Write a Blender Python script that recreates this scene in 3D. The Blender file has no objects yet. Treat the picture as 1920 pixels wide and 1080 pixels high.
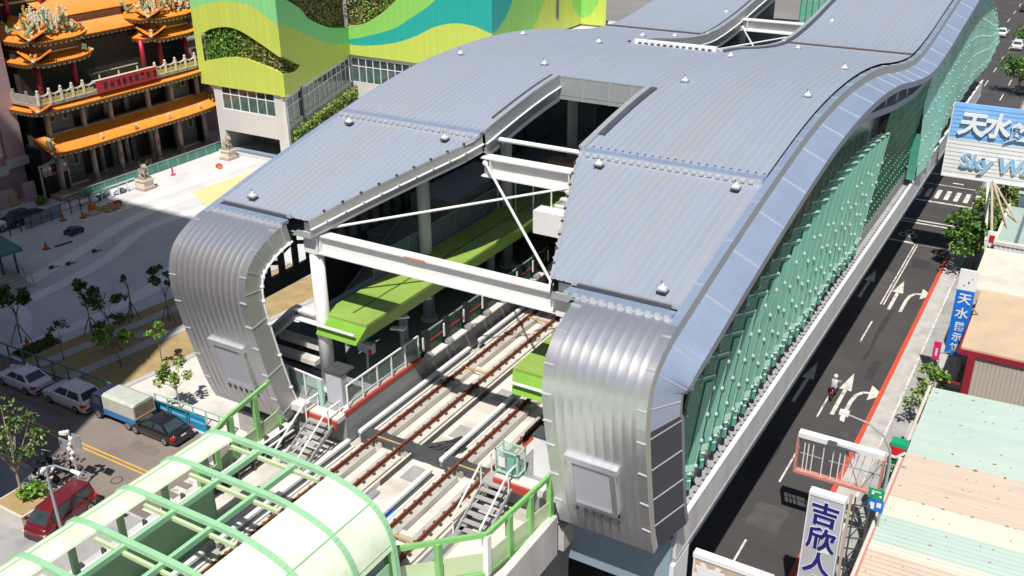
import bpy, math, random
import numpy as np
from mathutils import Vector, Matrix
random.seed(7)
S = bpy.context.scene
C = S.collection
R = math.radians
# ------------------------------------------------------------------ camera, sky, sun, exposure
cam = bpy.data.cameras.new("camera")
cam.lens = 34.85
cam.sensor_width = 36.0
cam.clip_start = 0.5
cam.clip_end = 3000
co = bpy.data.objects.new("camera", cam)
C.objects.link(co)
S.camera = co
YAW, PITCH, ROLL = R(30.912), R(25.179), R(-0.523)
_f = Vector((-math.sin(YAW) * math.cos(PITCH), math.cos(YAW) * math.cos(PITCH), -math.sin(PITCH)))
_r = Vector((math.cos(YAW), math.sin(YAW), 0))
_u = _r.cross(_f)
_r2 = _r * math.cos(ROLL) + _u * math.sin(ROLL)
_u2 = -_r * math.sin(ROLL) + _u * math.cos(ROLL)
co.matrix_world = Matrix(((_r2.x, _u2.x, -_f.x, 0), (_r2.y, _u2.y, -_f.y, 0), (_r2.z, _u2.z, -_f.z, 36.0), (0, 0, 0, 1)))
SUNDIR = Vector((-0.215, 0.56, -1.0)).normalized()      # the way the light travels
W = bpy.data.worlds.new("World")
S.world = W
W.use_nodes = True
nt = W.node_tree
sky = nt.nodes.new("ShaderNodeTexSky")
sky.sky_type = 'NISHITA'
sky.sun_disc = False
sky.sun_elevation = math.asin(-SUNDIR.z)
sky.sun_rotation = math.atan2(-SUNDIR.x, -SUNDIR.y)
sky.air_density = 1.0
sky.dust_density = 1.0
nt.links.new(sky.outputs[0], nt.nodes["Background"].inputs[0])
nt.nodes["Background"].inputs[1].default_value = 0.06
sl = bpy.data.lights.new("sun", 'SUN')
sl.energy = 4.6
sl.angle = R(0.55)
sl.color = (1.0, 0.955, 0.89)
so = bpy.data.objects.new("sun", sl)
C.objects.link(so)
so.rotation_euler = SUNDIR.to_track_quat('-Z', 'Y').to_euler()
S.view_settings.view_transform = 'Standard'
S.view_settings.look = 'None'
S.view_settings.exposure = 0.35
S.view_settings.gamma = 1.0
S.view_settings.use_curve_mapping = False
S.cycles.max_bounces = 8
S.cycles.transparent_max_bounces = 12

# ------------------------------------------------------------------ materials
MATS = {}
def mat(key, rgb, rough=0.6, metal=0.0, var=0.12, scale=1.5, bump=0.0, bscale=20.0, alpha=1.0, spec=0.5, stretch=None, dirt=None, coat=0.0):
    m = bpy.data.materials.new(key)
    m.use_nodes = True
    n = m.node_tree
    b = n.nodes["Principled BSDF"]
    tc = n.nodes.new("ShaderNodeTexCoord")
    mp = n.nodes.new("ShaderNodeMapping")
    n.links.new(tc.outputs["Object"], mp.inputs[0])
    if stretch: mp.inputs["Scale"].default_value = stretch
    no = n.nodes.new("ShaderNodeTexNoise")
    no.inputs["Scale"].default_value = scale
    no.inputs["Detail"].default_value = 6
    no.inputs["Roughness"].default_value = 0.65
    n.links.new(mp.outputs[0], no.inputs["Vector"])
    rp = n.nodes.new("ShaderNodeValToRGB")
    rp.color_ramp.elements[0].position = 0.3
    rp.color_ramp.elements[1].position = 0.7
    rp.color_ramp.elements[0].color = [max(0, c * (1 - var)) for c in rgb] + [1]
    rp.color_ramp.elements[1].color = [min(1, c * (1 + var)) for c in rgb] + [1]
    n.links.new(no.outputs[0], rp.inputs[0])
    col = rp.outputs[0]
    if dirt:                                  # dirt = (rgb, scale, amount): blotches of wear, or of reflected green in glass, with a shape of their own
        n2 = n.nodes.new("ShaderNodeTexNoise")
        n2.inputs["Scale"].default_value = dirt[1]
        n2.inputs["Detail"].default_value = 8
        n.links.new(mp.outputs[0], n2.inputs["Vector"])
        r2 = n.nodes.new("ShaderNodeValToRGB")
        r2.color_ramp.elements[0].position = 0.5
        r2.color_ramp.elements[1].position = 0.72
        r2.color_ramp.elements[0].color = (0, 0, 0, 1)
        r2.color_ramp.elements[1].color = (dirt[2],) * 3 + (1,)
        n.links.new(n2.outputs[0], r2.inputs[0])
        mx = n.nodes.new("ShaderNodeMixRGB")
        mx.inputs[2].default_value = (*dirt[0], 1)
        n.links.new(r2.outputs[0], mx.inputs[0])
        n.links.new(col, mx.inputs[1])
        col = mx.outputs[0]
    n.links.new(col, b.inputs["Base Color"])
    b.inputs["Roughness"].default_value = rough
    b.inputs["Metallic"].default_value = metal
    b.inputs["Specular IOR Level"].default_value = spec
    b.inputs["Alpha"].default_value = alpha
    b.inputs["Coat Weight"].default_value = coat
    if bump:
        nb = n.nodes.new("ShaderNodeTexNoise")
        nb.inputs["Scale"].default_value = bscale
        nb.inputs["Detail"].default_value = 4
        n.links.new(tc.outputs["Object"], nb.inputs["Vector"])
        bp = n.nodes.new("ShaderNodeBump")
        bp.inputs["Strength"].default_value = bump
        bp.inputs["Distance"].default_value = 0.05
        n.links.new(nb.outputs[0], bp.inputs["Height"])
        n.links.new(bp.outputs[0], b.inputs["Normal"])
    MATS[key] = m
    return m
mat('asphalt', (0.052, 0.049, 0.050), 0.85, var=.14, scale=.5, bump=.3, bscale=30, dirt=((.078, .070, .066), .16, .9))
mat('side_asphalt', (0.215, 0.178, 0.155), 0.88, var=.14, scale=.6, bump=.3, bscale=30, dirt=((.16, .135, .12), .3, .8))
mat('asphalt_old', (0.078, 0.072, 0.068), 0.88, var=.2, scale=.9, bump=.3, bscale=30, dirt=((.06, .045, .04), .8, .6))
mat('asphalt_new', (0.036, 0.035, 0.037), 0.85, var=.15, scale=1)
mat('side_patch', (0.17, 0.145, 0.13), 0.88, var=.15, scale=1)
mat('ground', (0.20, 0.19, 0.18), 0.9, var=.2, scale=.05)
mat('plaza_paving', (0.56, 0.555, 0.56), 0.8, var=.08, scale=.35, dirt=((.46, .455, .46), .25, .7))
mat('plaza_band', (0.74, 0.735, 0.73), 0.8, var=.07, scale=.8)
mat('plaza_yellow', (0.62, 0.55, 0.28), 0.8, var=.06, scale=.8)
mat('pavement', (0.44, 0.42, 0.40), 0.85, var=.14, scale=1.2, bump=.15, dirt=((.26, .25, .24), .8, .7))
mat('pavement_grey', (0.33, 0.325, 0.32), 0.85, var=.12, scale=1.0, dirt=((.2, .2, .19), .8, .6))
mat('kerb', (0.42, 0.41, 0.40), 0.8, var=.1, scale=2)
mat('red_line', (0.50, 0.075, 0.04), 0.7, var=.15, scale=1.5)
mat('white_line', (0.62, 0.60, 0.54), 0.75, var=.12, scale=2, dirt=((.22, .21, .20), 2.2, .95))
mat('yellow_line', (0.62, 0.36, 0.05), 0.75, var=.12, scale=2)
mat('soil', (0.36, 0.255, 0.12), 0.95, var=.22, scale=1.0, bump=.4, bscale=8, dirt=((.25, .21, .11), .5, .7))
mat('concrete', (0.43, 0.41, 0.375), 0.85, var=.13, scale=.9, dirt=((.27, .25, .22), .5, .6))
mat('concrete_light', (0.56, 0.53, 0.47), 0.85, var=.12, scale=1.1, dirt=((.36, .32, .26), .9, .6))
mat('deck_pale', (0.60, 0.57, 0.53), 0.85, var=.12, scale=.8, dirt=((.38, .35, .31), .6, .7))
mat('parapet', (0.52, 0.51, 0.505), 0.8, var=.08, scale=1.5, dirt=((.33, .31, .29), .9, .5), stretch=(1, 1, .25))
mat('roof_metal', (0.325, 0.37, 0.445), 0.45, 0.25, var=.06, scale=.9, stretch=(2.2, .12, .3), dirt=((.365, .345, .315), .3, .7))
mat('roof_rib', (0.38, 0.425, 0.50), 0.42, 0.25, var=.03, scale=1)
mat('scoop_metal', (0.72, 0.73, 0.755), 0.34, 0.86, var=.05, scale=2, stretch=(2, .5, .5))
mat('flashing', (0.30, 0.37, 0.50), 0.36, 0.35, var=.07, scale=.8)
mat('fascia', (0.40, 0.40, 0.385), 0.5, 0.5, var=.06, scale=1)
mat('gutter', (0.20, 0.225, 0.28), 0.45, 0.5, var=.06, scale=1)
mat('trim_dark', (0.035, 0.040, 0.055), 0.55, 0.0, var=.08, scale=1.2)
mat('seam', (0.62, 0.64, 0.67), 0.4, 0.6, var=.05)
mat('slot', (0.055, 0.06, 0.075), 0.7, var=.2)
mat('white_steel', (0.74, 0.74, 0.735), 0.45, var=.04, scale=2, dirt=((.6, .58, .55), 1.0, .5))
mat('grey_steel', (0.36, 0.38, 0.395), 0.45, 0.3, var=.06, scale=2)
mat('dark_steel', (0.06, 0.062, 0.067), 0.55, var=.2, scale=2)
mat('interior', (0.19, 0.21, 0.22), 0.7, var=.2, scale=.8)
mat('floor_dark', (0.25, 0.265, 0.27), 0.5, var=.12, scale=.8)
mat('bluegrey', (0.235, 0.31, 0.37), 0.6, var=.08, scale=.8, dirt=((.19, .25, .30), .5, .6))
mat('canopy_green', (0.25, 0.385, 0.075), 0.5, var=.10, scale=.5, dirt=((.20, .31, .06), .6, .6))
mat('canopy_joint', (0.15, 0.24, 0.045), 0.6, var=.2)
mat('canopy_side', (0.17, 0.36, 0.035), 0.5, var=.08, scale=.7)
mat('brown_seam', (0.13, 0.085, 0.075), 0.8, var=.3, scale=3)
mat('rust', (0.16, 0.045, 0.022), 0.8, var=.35, scale=6)
mat('red_paint', (0.38, 0.05, 0.035), 0.6, var=.12)
mat('orange', (0.70, 0.16, 0.02), 0.6, var=.12)
mat('timber', (0.50, 0.30, 0.12), 0.8, var=.2, scale=4)
mat('black', (0.012, 0.012, 0.013), 0.6, var=.3)
mat('cable', (0.03, 0.03, 0.034), 0.6, var=.3)
mat('tunnel_mint', (0.70, 0.80, 0.60), 0.35, var=.06, scale=.8, dirt=((.54, .60, .42), 1.1, .8))
mat('tunnel_green', (0.29, 0.54, 0.32), 0.4, var=.06, scale=1.5)
mat('fence_green', (0.20, 0.47, 0.145), 0.42, var=.07, scale=1.5)
mat('fence_panel', (0.50, 0.61, 0.37), 0.5, var=.06, scale=1, alpha=.92)
mat('glass_fin', (0.07, 0.275, 0.205), 0.2, var=.28, scale=.5, alpha=.90, spec=.4)
mat('glass_dark', (0.008, 0.05, 0.034), 0.22, var=.4, scale=.6, alpha=.88, spec=.25)
mat('glass_mid', (0.025, 0.15, 0.065), 0.5, var=.6, scale=.45, alpha=.92, spec=.06, dirt=((.05, .24, .09), .8, .8))  # brighter green blotches paint in greenery reflected by the glass
mat('glass_scale', (0.24, 0.52, 0.42), 0.35, var=.22, scale=.25, alpha=.97, spec=.2)
mat('glass_pale', (0.17, 0.42, 0.33), 0.4, var=.14, scale=.3, alpha=.96, spec=.25)
mat('glass_clear', (0.40, 0.55, 0.50), 0.05, var=.05, alpha=.30, spec=.8)
mat('window_glass', (0.035, 0.055, 0.062), 0.06, var=.4, scale=1.2, spec=.9)
mat('pane_green', (0.075, 0.12, 0.115), 0.12, var=.4, scale=1.2, spec=.8)
mat('fitting', (0.55, 0.68, 0.62), 0.25, .3, var=.05)
mat('mint_bracket', (0.38, 0.60, 0.49), 0.4, .1, var=.05)
mat('temple_tile', (0.72, 0.235, 0.022), 0.4, var=.16, scale=3, dirt=((.52, .15, .015), 1.4, .7))
mat('temple_stone', (0.34, 0.29, 0.25), 0.75, var=.15, scale=2, dirt=((.2, .17, .15), 1.5, .7))
mat('temple_wall', (0.115, 0.12, 0.115), 0.7, var=.25, scale=2)
mat('temple_red', (0.38, 0.012, 0.03), 0.4, var=.1)
mat('temple_cream', (0.66, 0.60, 0.46), 0.6, var=.1, scale=3)
mat('temple_gold', (0.50, 0.40, 0.12), 0.5, var=.25, scale=5)
mat('temple_dark', (0.035, 0.025, 0.02), 0.7, var=.3)
mat('temple_eave', (0.18, 0.075, 0.04), 0.7, var=.25, scale=4)
mat('orn_green', (0.14, 0.28, 0.16), 0.5, var=.3, scale=6)
mat('orn_cream', (0.62, 0.58, 0.42), 0.5, var=.25, scale=6)
mat('orn_orange', (0.60, 0.27, 0.07), 0.5, var=.25, scale=6)
mat('pink_wall', (0.47, 0.325, 0.315), 0.75, var=.05, scale=1, dirt=((.42, .28, .275), .6, .5))
mat('pale_stone', (0.52, 0.50, 0.50), 0.7, var=.08, scale=2)
mat('white_wall', (0.56, 0.54, 0.53), 0.75, var=.05, scale=1, dirt=((.47, .45, .44), .5, .5))
mat('clad_lime', (0.50, 0.59, 0.105), 0.5, var=.10, scale=.9, stretch=(3.2, 3.2, .08))
mat('clad_green', (0.25, 0.56, 0.12), 0.5, var=.10, scale=.9, stretch=(3.2, 3.2, .08))
mat('clad_pale', (0.24, 0.62, 0.24), 0.5, var=.10, scale=.9, stretch=(3.2, 3.2, .08))
mat('clad_teal', (0.02, 0.36, 0.32), 0.5, var=.12, scale=.9, stretch=(3.2, 3.2, .08))
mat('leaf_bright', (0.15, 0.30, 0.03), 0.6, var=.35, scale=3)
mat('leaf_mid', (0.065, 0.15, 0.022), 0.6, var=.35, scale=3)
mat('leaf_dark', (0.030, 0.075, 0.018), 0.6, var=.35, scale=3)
mat('leaf_brown', (0.36, 0.28, 0.11), 0.7, var=.35, scale=4)
mat('leaf_olive', (0.25, 0.28, 0.075), 0.65, var=.3, scale=3)
mat('bark', (0.16, 0.115, 0.075), 0.9, var=.3, scale=5)
mat('bark_pale', (0.34, 0.29, 0.22), 0.9, var=.25, scale=5)
mat('paint_white', (0.74, 0.75, 0.76), 0.22, var=.02, coat=.6)
mat('paint_black', (0.014, 0.014, 0.016), 0.15, var=.1, coat=.8)
mat('paint_red', (0.13, 0.012, 0.018), 0.22, var=.08, coat=.7)
mat('paint_blue', (0.03, 0.17, 0.42), 0.35, var=.08)
mat('paint_navy', (0.014, 0.02, 0.045), 0.25, var=.1, coat=.6)
mat('canvas', (0.43, 0.45, 0.40), 0.85, var=.1, scale=2)
mat('canvas_brown', (0.20, 0.165, 0.12), 0.85, var=.15, scale=2)
mat('tyre', (0.016, 0.016, 0.017), 0.8, var=.2)
mat('rim', (0.42, 0.42, 0.43), 0.3, .7, var=.05)
mat('tail', (0.55, 0.012, 0.012), 0.2, var=.1)
mat('head', (0.75, 0.76, 0.76), 0.1, var=.03)
mat('plate', (0.75, 0.75, 0.72), 0.5, var=.02)
mat('sheet_cream', (0.44, 0.36, 0.285), 0.55, var=.06, scale=.8, stretch=(.25, 2, 1), dirt=((.36, .29, .23), .8, .8))
mat('sheet_pale', (0.54, 0.475, 0.39), 0.55, var=.05, scale=.8, stretch=(.25, 2, 1))
mat('sheet_mint', (0.32, 0.41, 0.37), 0.5, var=.07, scale=.8, stretch=(.25, 2, 1), dirt=((.38, .42, .36), .7, .8))
mat('sheet_stain', (0.30, 0.24, 0.17), 0.7, var=.3, scale=3)
mat('sheet_white', (0.62, 0.57, 0.49), 0.55, var=.07, scale=.8, dirt=((.5, .46, .4), .5, .8))
mat('sheet_tan', (0.52, 0.39, 0.265), 0.6, var=.08, scale=.8, dirt=((.43, .33, .24), .6, .8))
mat('sheet_grey', (0.42, 0.40, 0.375), 0.6, var=.06, scale=2)
mat('wall_white', (0.66, 0.66, 0.68), 0.6, var=.05)
mat('slate', (0.10, 0.13, 0.17), 0.6, var=.1)
mat('frame_red', (0.26, 0.014, 0.03), 0.5, var=.1)
mat('sign_white', (0.72, 0.72, 0.73), 0.45, var=.03)
mat('sign_grey', (0.42, 0.43, 0.48), 0.45, var=.03)
mat('sign_blue', (0.008, 0.15, 0.60), 0.4, var=.05)
mat('sign_sky', (0.22, 0.45, 0.82), 0.4, var=.05)
mat('sign_tan', (0.48, 0.38, 0.28), 0.5, var=.05)
mat('sign_pink', (0.60, 0.02, 0.13), 0.45, var=.05)
mat('sign_green', (0.01, 0.30, 0.13), 0.4, var=.05)
mat('sign_darkgreen', (0.008, 0.14, 0.035), 0.4, var=.1)
mat('sign_red', (0.50, 0.015, 0.025), 0.4, var=.06)
mat('ink_blue', (0.008, 0.012, 0.16), 0.5, var=.05)
mat('ink_black', (0.015, 0.015, 0.02), 0.5, var=.05)
mat('ink_sky', (0.20, 0.45, 0.68), 0.5, var=.05)
mat('pink_frame', (0.52, 0.22, 0.19), 0.6, var=.15, scale=3)
mat('teal_roof', (0.05, 0.22, 0.19), 0.5, var=.06)
mat('hoarding_blue', (0.01, 0.26, 0.42), 0.5, var=.08)
mat('skin', (0.45, 0.27, 0.19), 0.6, var=.05)
mat('cloth_dark', (0.03, 0.035, 0.05), 0.8, var=.2)
mat('lamp_grey', (0.42, 0.45, 0.48), 0.4, .4, var=.04)

# ------------------------------------------------------------------ mesh helpers
class MB:
    def __init__(self):
        self.V, self.F, self.I, self.mats, self.sm = [], [], [], [], []
        self.cur, self.smooth = None, False
    def m(self, key, smooth=False):
        if key not in self.mats: self.mats.append(key)
        self.cur = self.mats.index(key)
        self.smooth = smooth
        return self
    def face(self, pts):
        i = len(self.V)
        self.V.extend([tuple(p) for p in pts])
        self.F.append(tuple(range(i, i + len(pts))))
        self.I.append(self.cur); self.sm.append(self.smooth)
        return self
    def mesh(self, vs, fs):
        i = len(self.V)
        self.V.extend([tuple(p) for p in vs])
        for f in fs:
            self.F.append(tuple(i + k for k in f)); self.I.append(self.cur); self.sm.append(self.smooth)
        return self
    def box(self, x0, x1, y0, y1, z0, z1):
        v = [(x0, y0, z0), (x1, y0, z0), (x1, y1, z0), (x0, y1, z0), (x0, y0, z1), (x1, y0, z1), (x1, y1, z1), (x0, y1, z1)]
        return self.mesh(v, [(0, 3, 2, 1), (4, 5, 6, 7), (0, 1, 5, 4), (1, 2, 6, 5), (2, 3, 7, 6), (3, 0, 4, 7)])
    def bar(self, a, b, w, h, up=(0, 0, 1)):
        a, b = Vector(a), Vector(b)
        d = (b - a).normalized()
        u = Vector(up)
        if abs(d.dot(u)) > .98: u = Vector((0, 1, 0))
        s = d.cross(u).normalized() * (w / 2)
        t = s.cross(d).normalized() * (h / 2)
        v = [a - s - t, a + s - t, a + s + t, a - s + t, b - s - t, b + s - t, b + s + t, b - s + t]
        return self.mesh(v, [(0, 3, 2, 1), (4, 5, 6, 7), (0, 1, 5, 4), (1, 2, 6, 5), (2, 3, 7, 6), (3, 0, 4, 7)])
    def tube(self, pts, r, n=6, cap=True):
        pts = [Vector(p) for p in pts]
        rs = r if isinstance(r, (list, tuple)) else [r] * len(pts)
        vs, fs = [], []
        for k, p in enumerate(pts):
            d = (pts[min(k + 1, len(pts) - 1)] - pts[max(k - 1, 0)])
            d = d.normalized() if d.length > 1e-9 else Vector((0, 0, 1))
            u = Vector((0, 0, 1)) if abs(d.z) < .9 else Vector((1, 0, 0))
            s = d.cross(u).normalized(); t = s.cross(d)
            for q in range(n):
                a = 2 * math.pi * q / n
                vs.append(p + (s * math.cos(a) + t * math.sin(a)) * rs[k])
        for k in range(len(pts) - 1):
            for q in range(n):
                fs.append((k * n + q, k * n + (q + 1) % n, (k + 1) * n + (q + 1) % n, (k + 1) * n + q))
        if cap:
            fs.append(tuple(range(n))[::-1]); fs.append(tuple((len(pts) - 1) * n + q for q in range(n)))
        return self.mesh(vs, fs)
    def ball(self, c, r, n=8, k=5, sz=1.0):
        vs, fs = [], []
        for i in range(k + 1):
            th = math.pi * i / k
            for q in range(n):
                a = 2 * math.pi * q / n
                vs.append((c[0] + r * math.sin(th) * math.cos(a), c[1] + r * math.sin(th) * math.sin(a), c[2] + r * sz * math.cos(th)))
        for i in range(k):
            for q in range(n):
                fs.append((i * n + q, (i + 1) * n + q, (i + 1) * n + (q + 1) % n, i * n + (q + 1) % n))
        return self.mesh(vs, fs)
    def grid(self, P):
        h, w = len(P), len(P[0])
        vs = [p for row in P for p in row]
        fs = [(i * w + j, i * w + j + 1, (i + 1) * w + j + 1, (i + 1) * w + j) for i in range(h - 1) for j in range(w - 1)]
        return self.mesh(vs, fs)
    def prism(self, poly, d):
        """closed polygon (3-D points) extruded by vector d"""
        n = len(poly); d = Vector(d)
        a = [Vector(p) for p in poly]; b = [p + d for p in a]
        fs = [tuple(range(n))[::-1], tuple(range(n, 2 * n))] + [(i, (i + 1) % n, n + (i + 1) % n, n + i) for i in range(n)]
        return self.mesh(a + b, fs)
    def text(self, s, size, origin, ux, uy, depth=.03, bold=0.0, align='CENTER', shear=0.0):
        c = bpy.data.curves.new("t", 'FONT')
        c.body = s; c.size = size; c.extrude = depth / 2; c.offset = bold; c.align_x = align; c.align_y = 'CENTER'; c.shear = shear
        c.resolution_u = 3
        o = bpy.data.objects.new("t", c); C.objects.link(o)
        bpy.context.view_layer.update()
        me = bpy.data.meshes.new_from_object(o.evaluated_get(bpy.context.evaluated_depsgraph_get()))
        bpy.data.objects.remove(o); bpy.data.curves.remove(c)
        O, X, Y = Vector(origin), Vector(ux).normalized(), Vector(uy).normalized()
        Z = X.cross(Y)
        self.mesh([O + X * v.co.x + Y * v.co.y + Z * v.co.z for v in me.vertices], [tuple(p.vertices) for p in me.polygons])
        bpy.data.meshes.remove(me)
        return self
    def build(self, name, parent=None, kind=None, local=False):
        me = bpy.data.meshes.new(name)
        o = bpy.data.objects.new(name, me)
        V = np.array(self.V, dtype=float).reshape(-1, 3)
        if parent is not None:
            org = np.zeros(3)
            if not local:
                q = parent
                while q is not None:
                    org += np.array(q.location); q = q.parent
            o.parent = parent
            V = V - org
        elif not local:
            org = np.array([(V[:, 0].min() + V[:, 0].max()) / 2, (V[:, 1].min() + V[:, 1].max()) / 2, V[:, 2].min()])
            V = V - org; o.location = org
        me.from_pydata(V.tolist(), [], self.F)
        for k in self.mats: me.materials.append(MATS[k])
        me.polygons.foreach_set("material_index", self.I)
        me.polygons.foreach_set("use_smooth", self.sm)
        me.update()
        C.objects.link(o)
        if kind: o['kind'] = kind
        return o
def tag(o, label, cat, group=None):
    o['label'] = label; o['category'] = cat
    if group: o['group'] = group
    return o
def thing(name, label, cat, loc=(0, 0, 0), group=None, rz=0):
    o = bpy.data.objects.new(name, None); C.objects.link(o)
    o.location = loc; o.rotation_euler = (0, 0, rz)
    o.empty_display_size = .5
    return tag(o, label, cat, group)
def dup(root, label, loc, rz=0, group=None):
    def cp(o, par):
        c = o.copy(); C.objects.link(c)
        if par: c.parent = par
        for ch in o.children: cp(ch, c)
        return c
    kids = list(root.children)
    r = root.copy(); C.objects.link(r)
    r.location = loc; r.rotation_euler = (0, 0, rz); r['label'] = label
    if group: r['group'] = group
    for k in kids: cp(k, r)
    return r
def struct(mb, name): return mb.build(name, kind='structure')
def lerp(a, b, t): return a + (b - a) * t
def interp(pts, n):
    """smooth open polyline through 2-D/3-D points (Catmull-Rom), n samples per span"""
    P = [Vector(p) for p in pts]; out = []
    for i in range(len(P) - 1):
        p0, p1, p2, p3 = P[max(i - 1, 0)], P[i], P[i + 1], P[min(i + 2, len(P) - 1)]
        for k in range(n):
            t = k / n
            out.append(.5 * ((2 * p1) + (p2 - p0) * t + (2 * p0 - 5 * p1 + 4 * p2 - p3) * t * t + (3 * p1 - p0 - 3 * p2 + p3) * t ** 3))
    out.append(P[-1]); return out

# ================================================================== THE GROUND
g = MB().m('ground'); g.face([(-420, -80, -.06), (160, -80, -.06), (160, 700, -.06), (-420, 700, -.06)]); struct(g, 'ground')
g = MB().m('asphalt'); g.face([(-21, -20, 0), (-8.5, -20, 0), (-8.5, 420, 0), (-21, 420, 0)]); struct(g, 'main_road')
g = MB().m('side_asphalt'); g.face([(-200, 26.2, -.01), (-21.02, 26.2, -.01), (-21.02, 36.2, -.01), (-200, 36.2, -.01)]); struct(g, 'side_street')
g = MB().m('asphalt'); g.face([(-36, 36.4, -.02), (-21.02, 36.4, -.02), (-21.02, 420, -.02), (-36, 420, -.02)]); struct(g, 'road_under_viaduct')
# right pavement with kerb and paving strips
g = MB().m('pavement'); g.box(-8.2, -7.05, -20, 96, -.05, .14); g.m('pavement_grey').box(-7.05, -5.9, -20, 96, -.05, .145)
g.m('pavement').box(-5.9, -4.2, -20, 96, -.05, .15); g.m('white_line').box(-7.10, -6.98, -20, 96, .14, .152)
g.m('pavement').box(-8.2, -4.2, 112, 420, -.05, .14)
struct(g, 'pavement')
g = MB().m('asphalt'); g.face([(-8.45, 96, -.005), (40, 96, -.005), (40, 112, -.005), (-8.45, 112, -.005)]); struct(g, 'cross_street')
g = MB().m('kerb').box(-8.42, -8.2, -20, 91, -.05, .15); g.m('red_line').box(-8.42, -8.2, -20, 91, .15, .156).box(-8.52, -8.42, -20, 91, -.02, .153); struct(g, 'kerb')
g = MB().m('pavement_grey').box(-130, -40.2, 20, 28.2, -.05, .13); g.m('kerb').box(-130, -40.2, 28.2, 28.4, -.05, .14)
g.m('red_line').box(-75, -46.4, 28.42, 28.6, -.02, .015)
struct(g, 'side_pavement')
# painted markings
mk = MB().m('white_line')
Z = .006
def line(x0, x1, y0, y1): mk.face([(x0, y0, Z), (x1, y0, Z), (x1, y1, Z), (x0, y1, Z)])
for y in (16, 26, 36.2, 50.2, 58.6, 70.3, 61): 
    pass
line(-11.48, -11.36, 50.1, 54.3); line(-11.48, -11.36, 58.4, 63.0); line(-11.48, -11.36, 70.6, 74.5); line(-11.48, -11.36, 40, 44)
line(-11.58, -11.47, 78, 92.8); line(-11.35, -11.24, 78, 92.8)
line(-14.3, -8.1, 92.6, 93.0); line(-14.3, -8.1, 98.2, 98.5); line(-14.3, -8.1, 99.0, 99.3); line(-8.3, -8.15, 93, 98.2); line(-14.3, -14.15, 93, 98.2)
line(-14.3, -8.3, 105.2, 105.6)
for i in range(8): line(-14.2 + i * .95, -13.75 + i * .95, 106.6, 109.6)
line(-14.3, -8.3, 111.2, 111.4); line(-14.3, -9.3, 114.8, 115.1)
line(-11.3, -10.2, 112.4, 112.7)
for k in range(26):
    y = 118 + k * 10
    line(-14.48, -14.34, y + 3, y + 7.2); line(-17.75, -17.6, y, y + 4.2); 
    line(-11.45, -11.3, y + 5, y + 9)
def arrow_up(cx, y0, L=6.3):
    mk.face([(cx - .13, y0, Z), (cx + .13, y0, Z), (cx + .13, y0 + L * .62, Z), (cx - .13, y0 + L * .62, Z)])
    mk.face([(cx - .42, y0 + L * .58, Z + .002), (cx + .42, y0 + L * .58, Z + .002), (cx, y0 + L, Z + .002)])
def arrow_right(cx, y0):
    a = [(cx, y0), (cx, y0 + 2.4), (cx + .12, y0 + 3.5), (cx + .45, y0 + 4.1), (cx + .95, y0 + 4.3)]
    for p, q in zip(a, a[1:]):
        mk.bar((p[0], p[1], Z), (q[0], q[1], Z), .26, .002)
    mk.face([(cx + .9, y0 + 3.2, Z + .002), (cx + 1.75, y0 + 4.4, Z + .002), (cx + .8, y0 + 5.4, Z + .002)])
arrow_up(-10.75, 77.3); arrow_right(-9.85, 77.3)
arrow_up(-10.65, 59.2); arrow_right(-9.95, 59.0)
arrow_up(-13.35, 78.5); arrow_up(-13.35, 59.5)
for dx, dy in ((0, 0), (.9, 0), (.45, .9)):
    mk.tube([(-13.0 + dx + .35 * math.cos(t), 94.6 + dy + .5 * math.sin(t), Z) for t in [i * math.pi / 4 for i in range(9)]], .06, 4)
# side street: zebra and the crossing by the viaduct
for i in range(8): line(-42.6, -40.6, 26.9 + i * 1.05, 27.45 + i * 1.05)
mk.m('yellow_line'); line(-200, -44.5, 31.38, 31.5); line(-200, -44.5, 31.68, 31.8)
mk.m('red_line'); mk.tube([(-40.0, 24.5, .005), (-39.3, 25.2, .005), (-38.6, 26.0, .005)], .12, 4)
struct(mk, 'road_markings')
# manhole
g = MB().m('dark_steel').tube([(-46.2, 30.2, -.03), (-46.2, 30.2, -.001)], .38, 14); g.m('side_asphalt').tube([(-46.2, 30.2, -.03), (-46.2, 30.2, .001)], .30, 14)
tag(g.build('manhole_cover'), 'round manhole cover in the sunlit side street', 'manhole cover')
# plaza in front of the temple
g = MB().m('plaza_paving'); g.box(-140, -36.02, 36.4, 125, -.05, .10); struct(g, 'plaza')
g = MB().m('plaza_band')
bz = [.106]
def band(pts, w):
    bz[0] += .003
    P = interp([(a, b, 0) for a, b in pts], 8)
    L, Rr = [], []
    for i, p in enumerate(P):
        d = (P[min(i + 1, len(P) - 1)] - P[max(i - 1, 0)]).normalized(); s = Vector((-d.y, d.x, 0)) * (w / 2)
        L.append((p.x + s.x, p.y + s.y, bz[0])); Rr.append((p.x - s.x, p.y - s.y, bz[0]))
    g.grid([L, Rr])
band([(-76, 44), (-78.5, 53), (-81, 62), (-80.5, 72), (-78, 82)], 1.5)
band([(-73, 43.5), (-74.5, 52), (-77.5, 60), (-76, 70), (-73, 80)], 1.3)
band([(-66.2, 38), (-65.6, 47.5), (-68.8, 56.5), (-73.2, 64), (-76.5, 73)], 1.2)
band([(-65.3, 48), (-66.4, 56), (-69, 66), (-70, 76)], .9)
band([(-84.6, 60), (-84.2, 68), (-83.6, 80)], 1.8)
band([(-66.9, 38.5), (-71, 41.5), (-76, 43)], .9)
struct(g, 'plaza_bands')
g = MB().m('plaza_yellow'); g.face([(-81.6, 69.2, .135), (-75.2, 66.0, .135), (-73.5, 78, .135), (-80.8, 79, .135)]); struct(g, 'plaza_patch')
def sk(x, y): return x + (y - 36) * .125
g = MB().m('soil')
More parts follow.
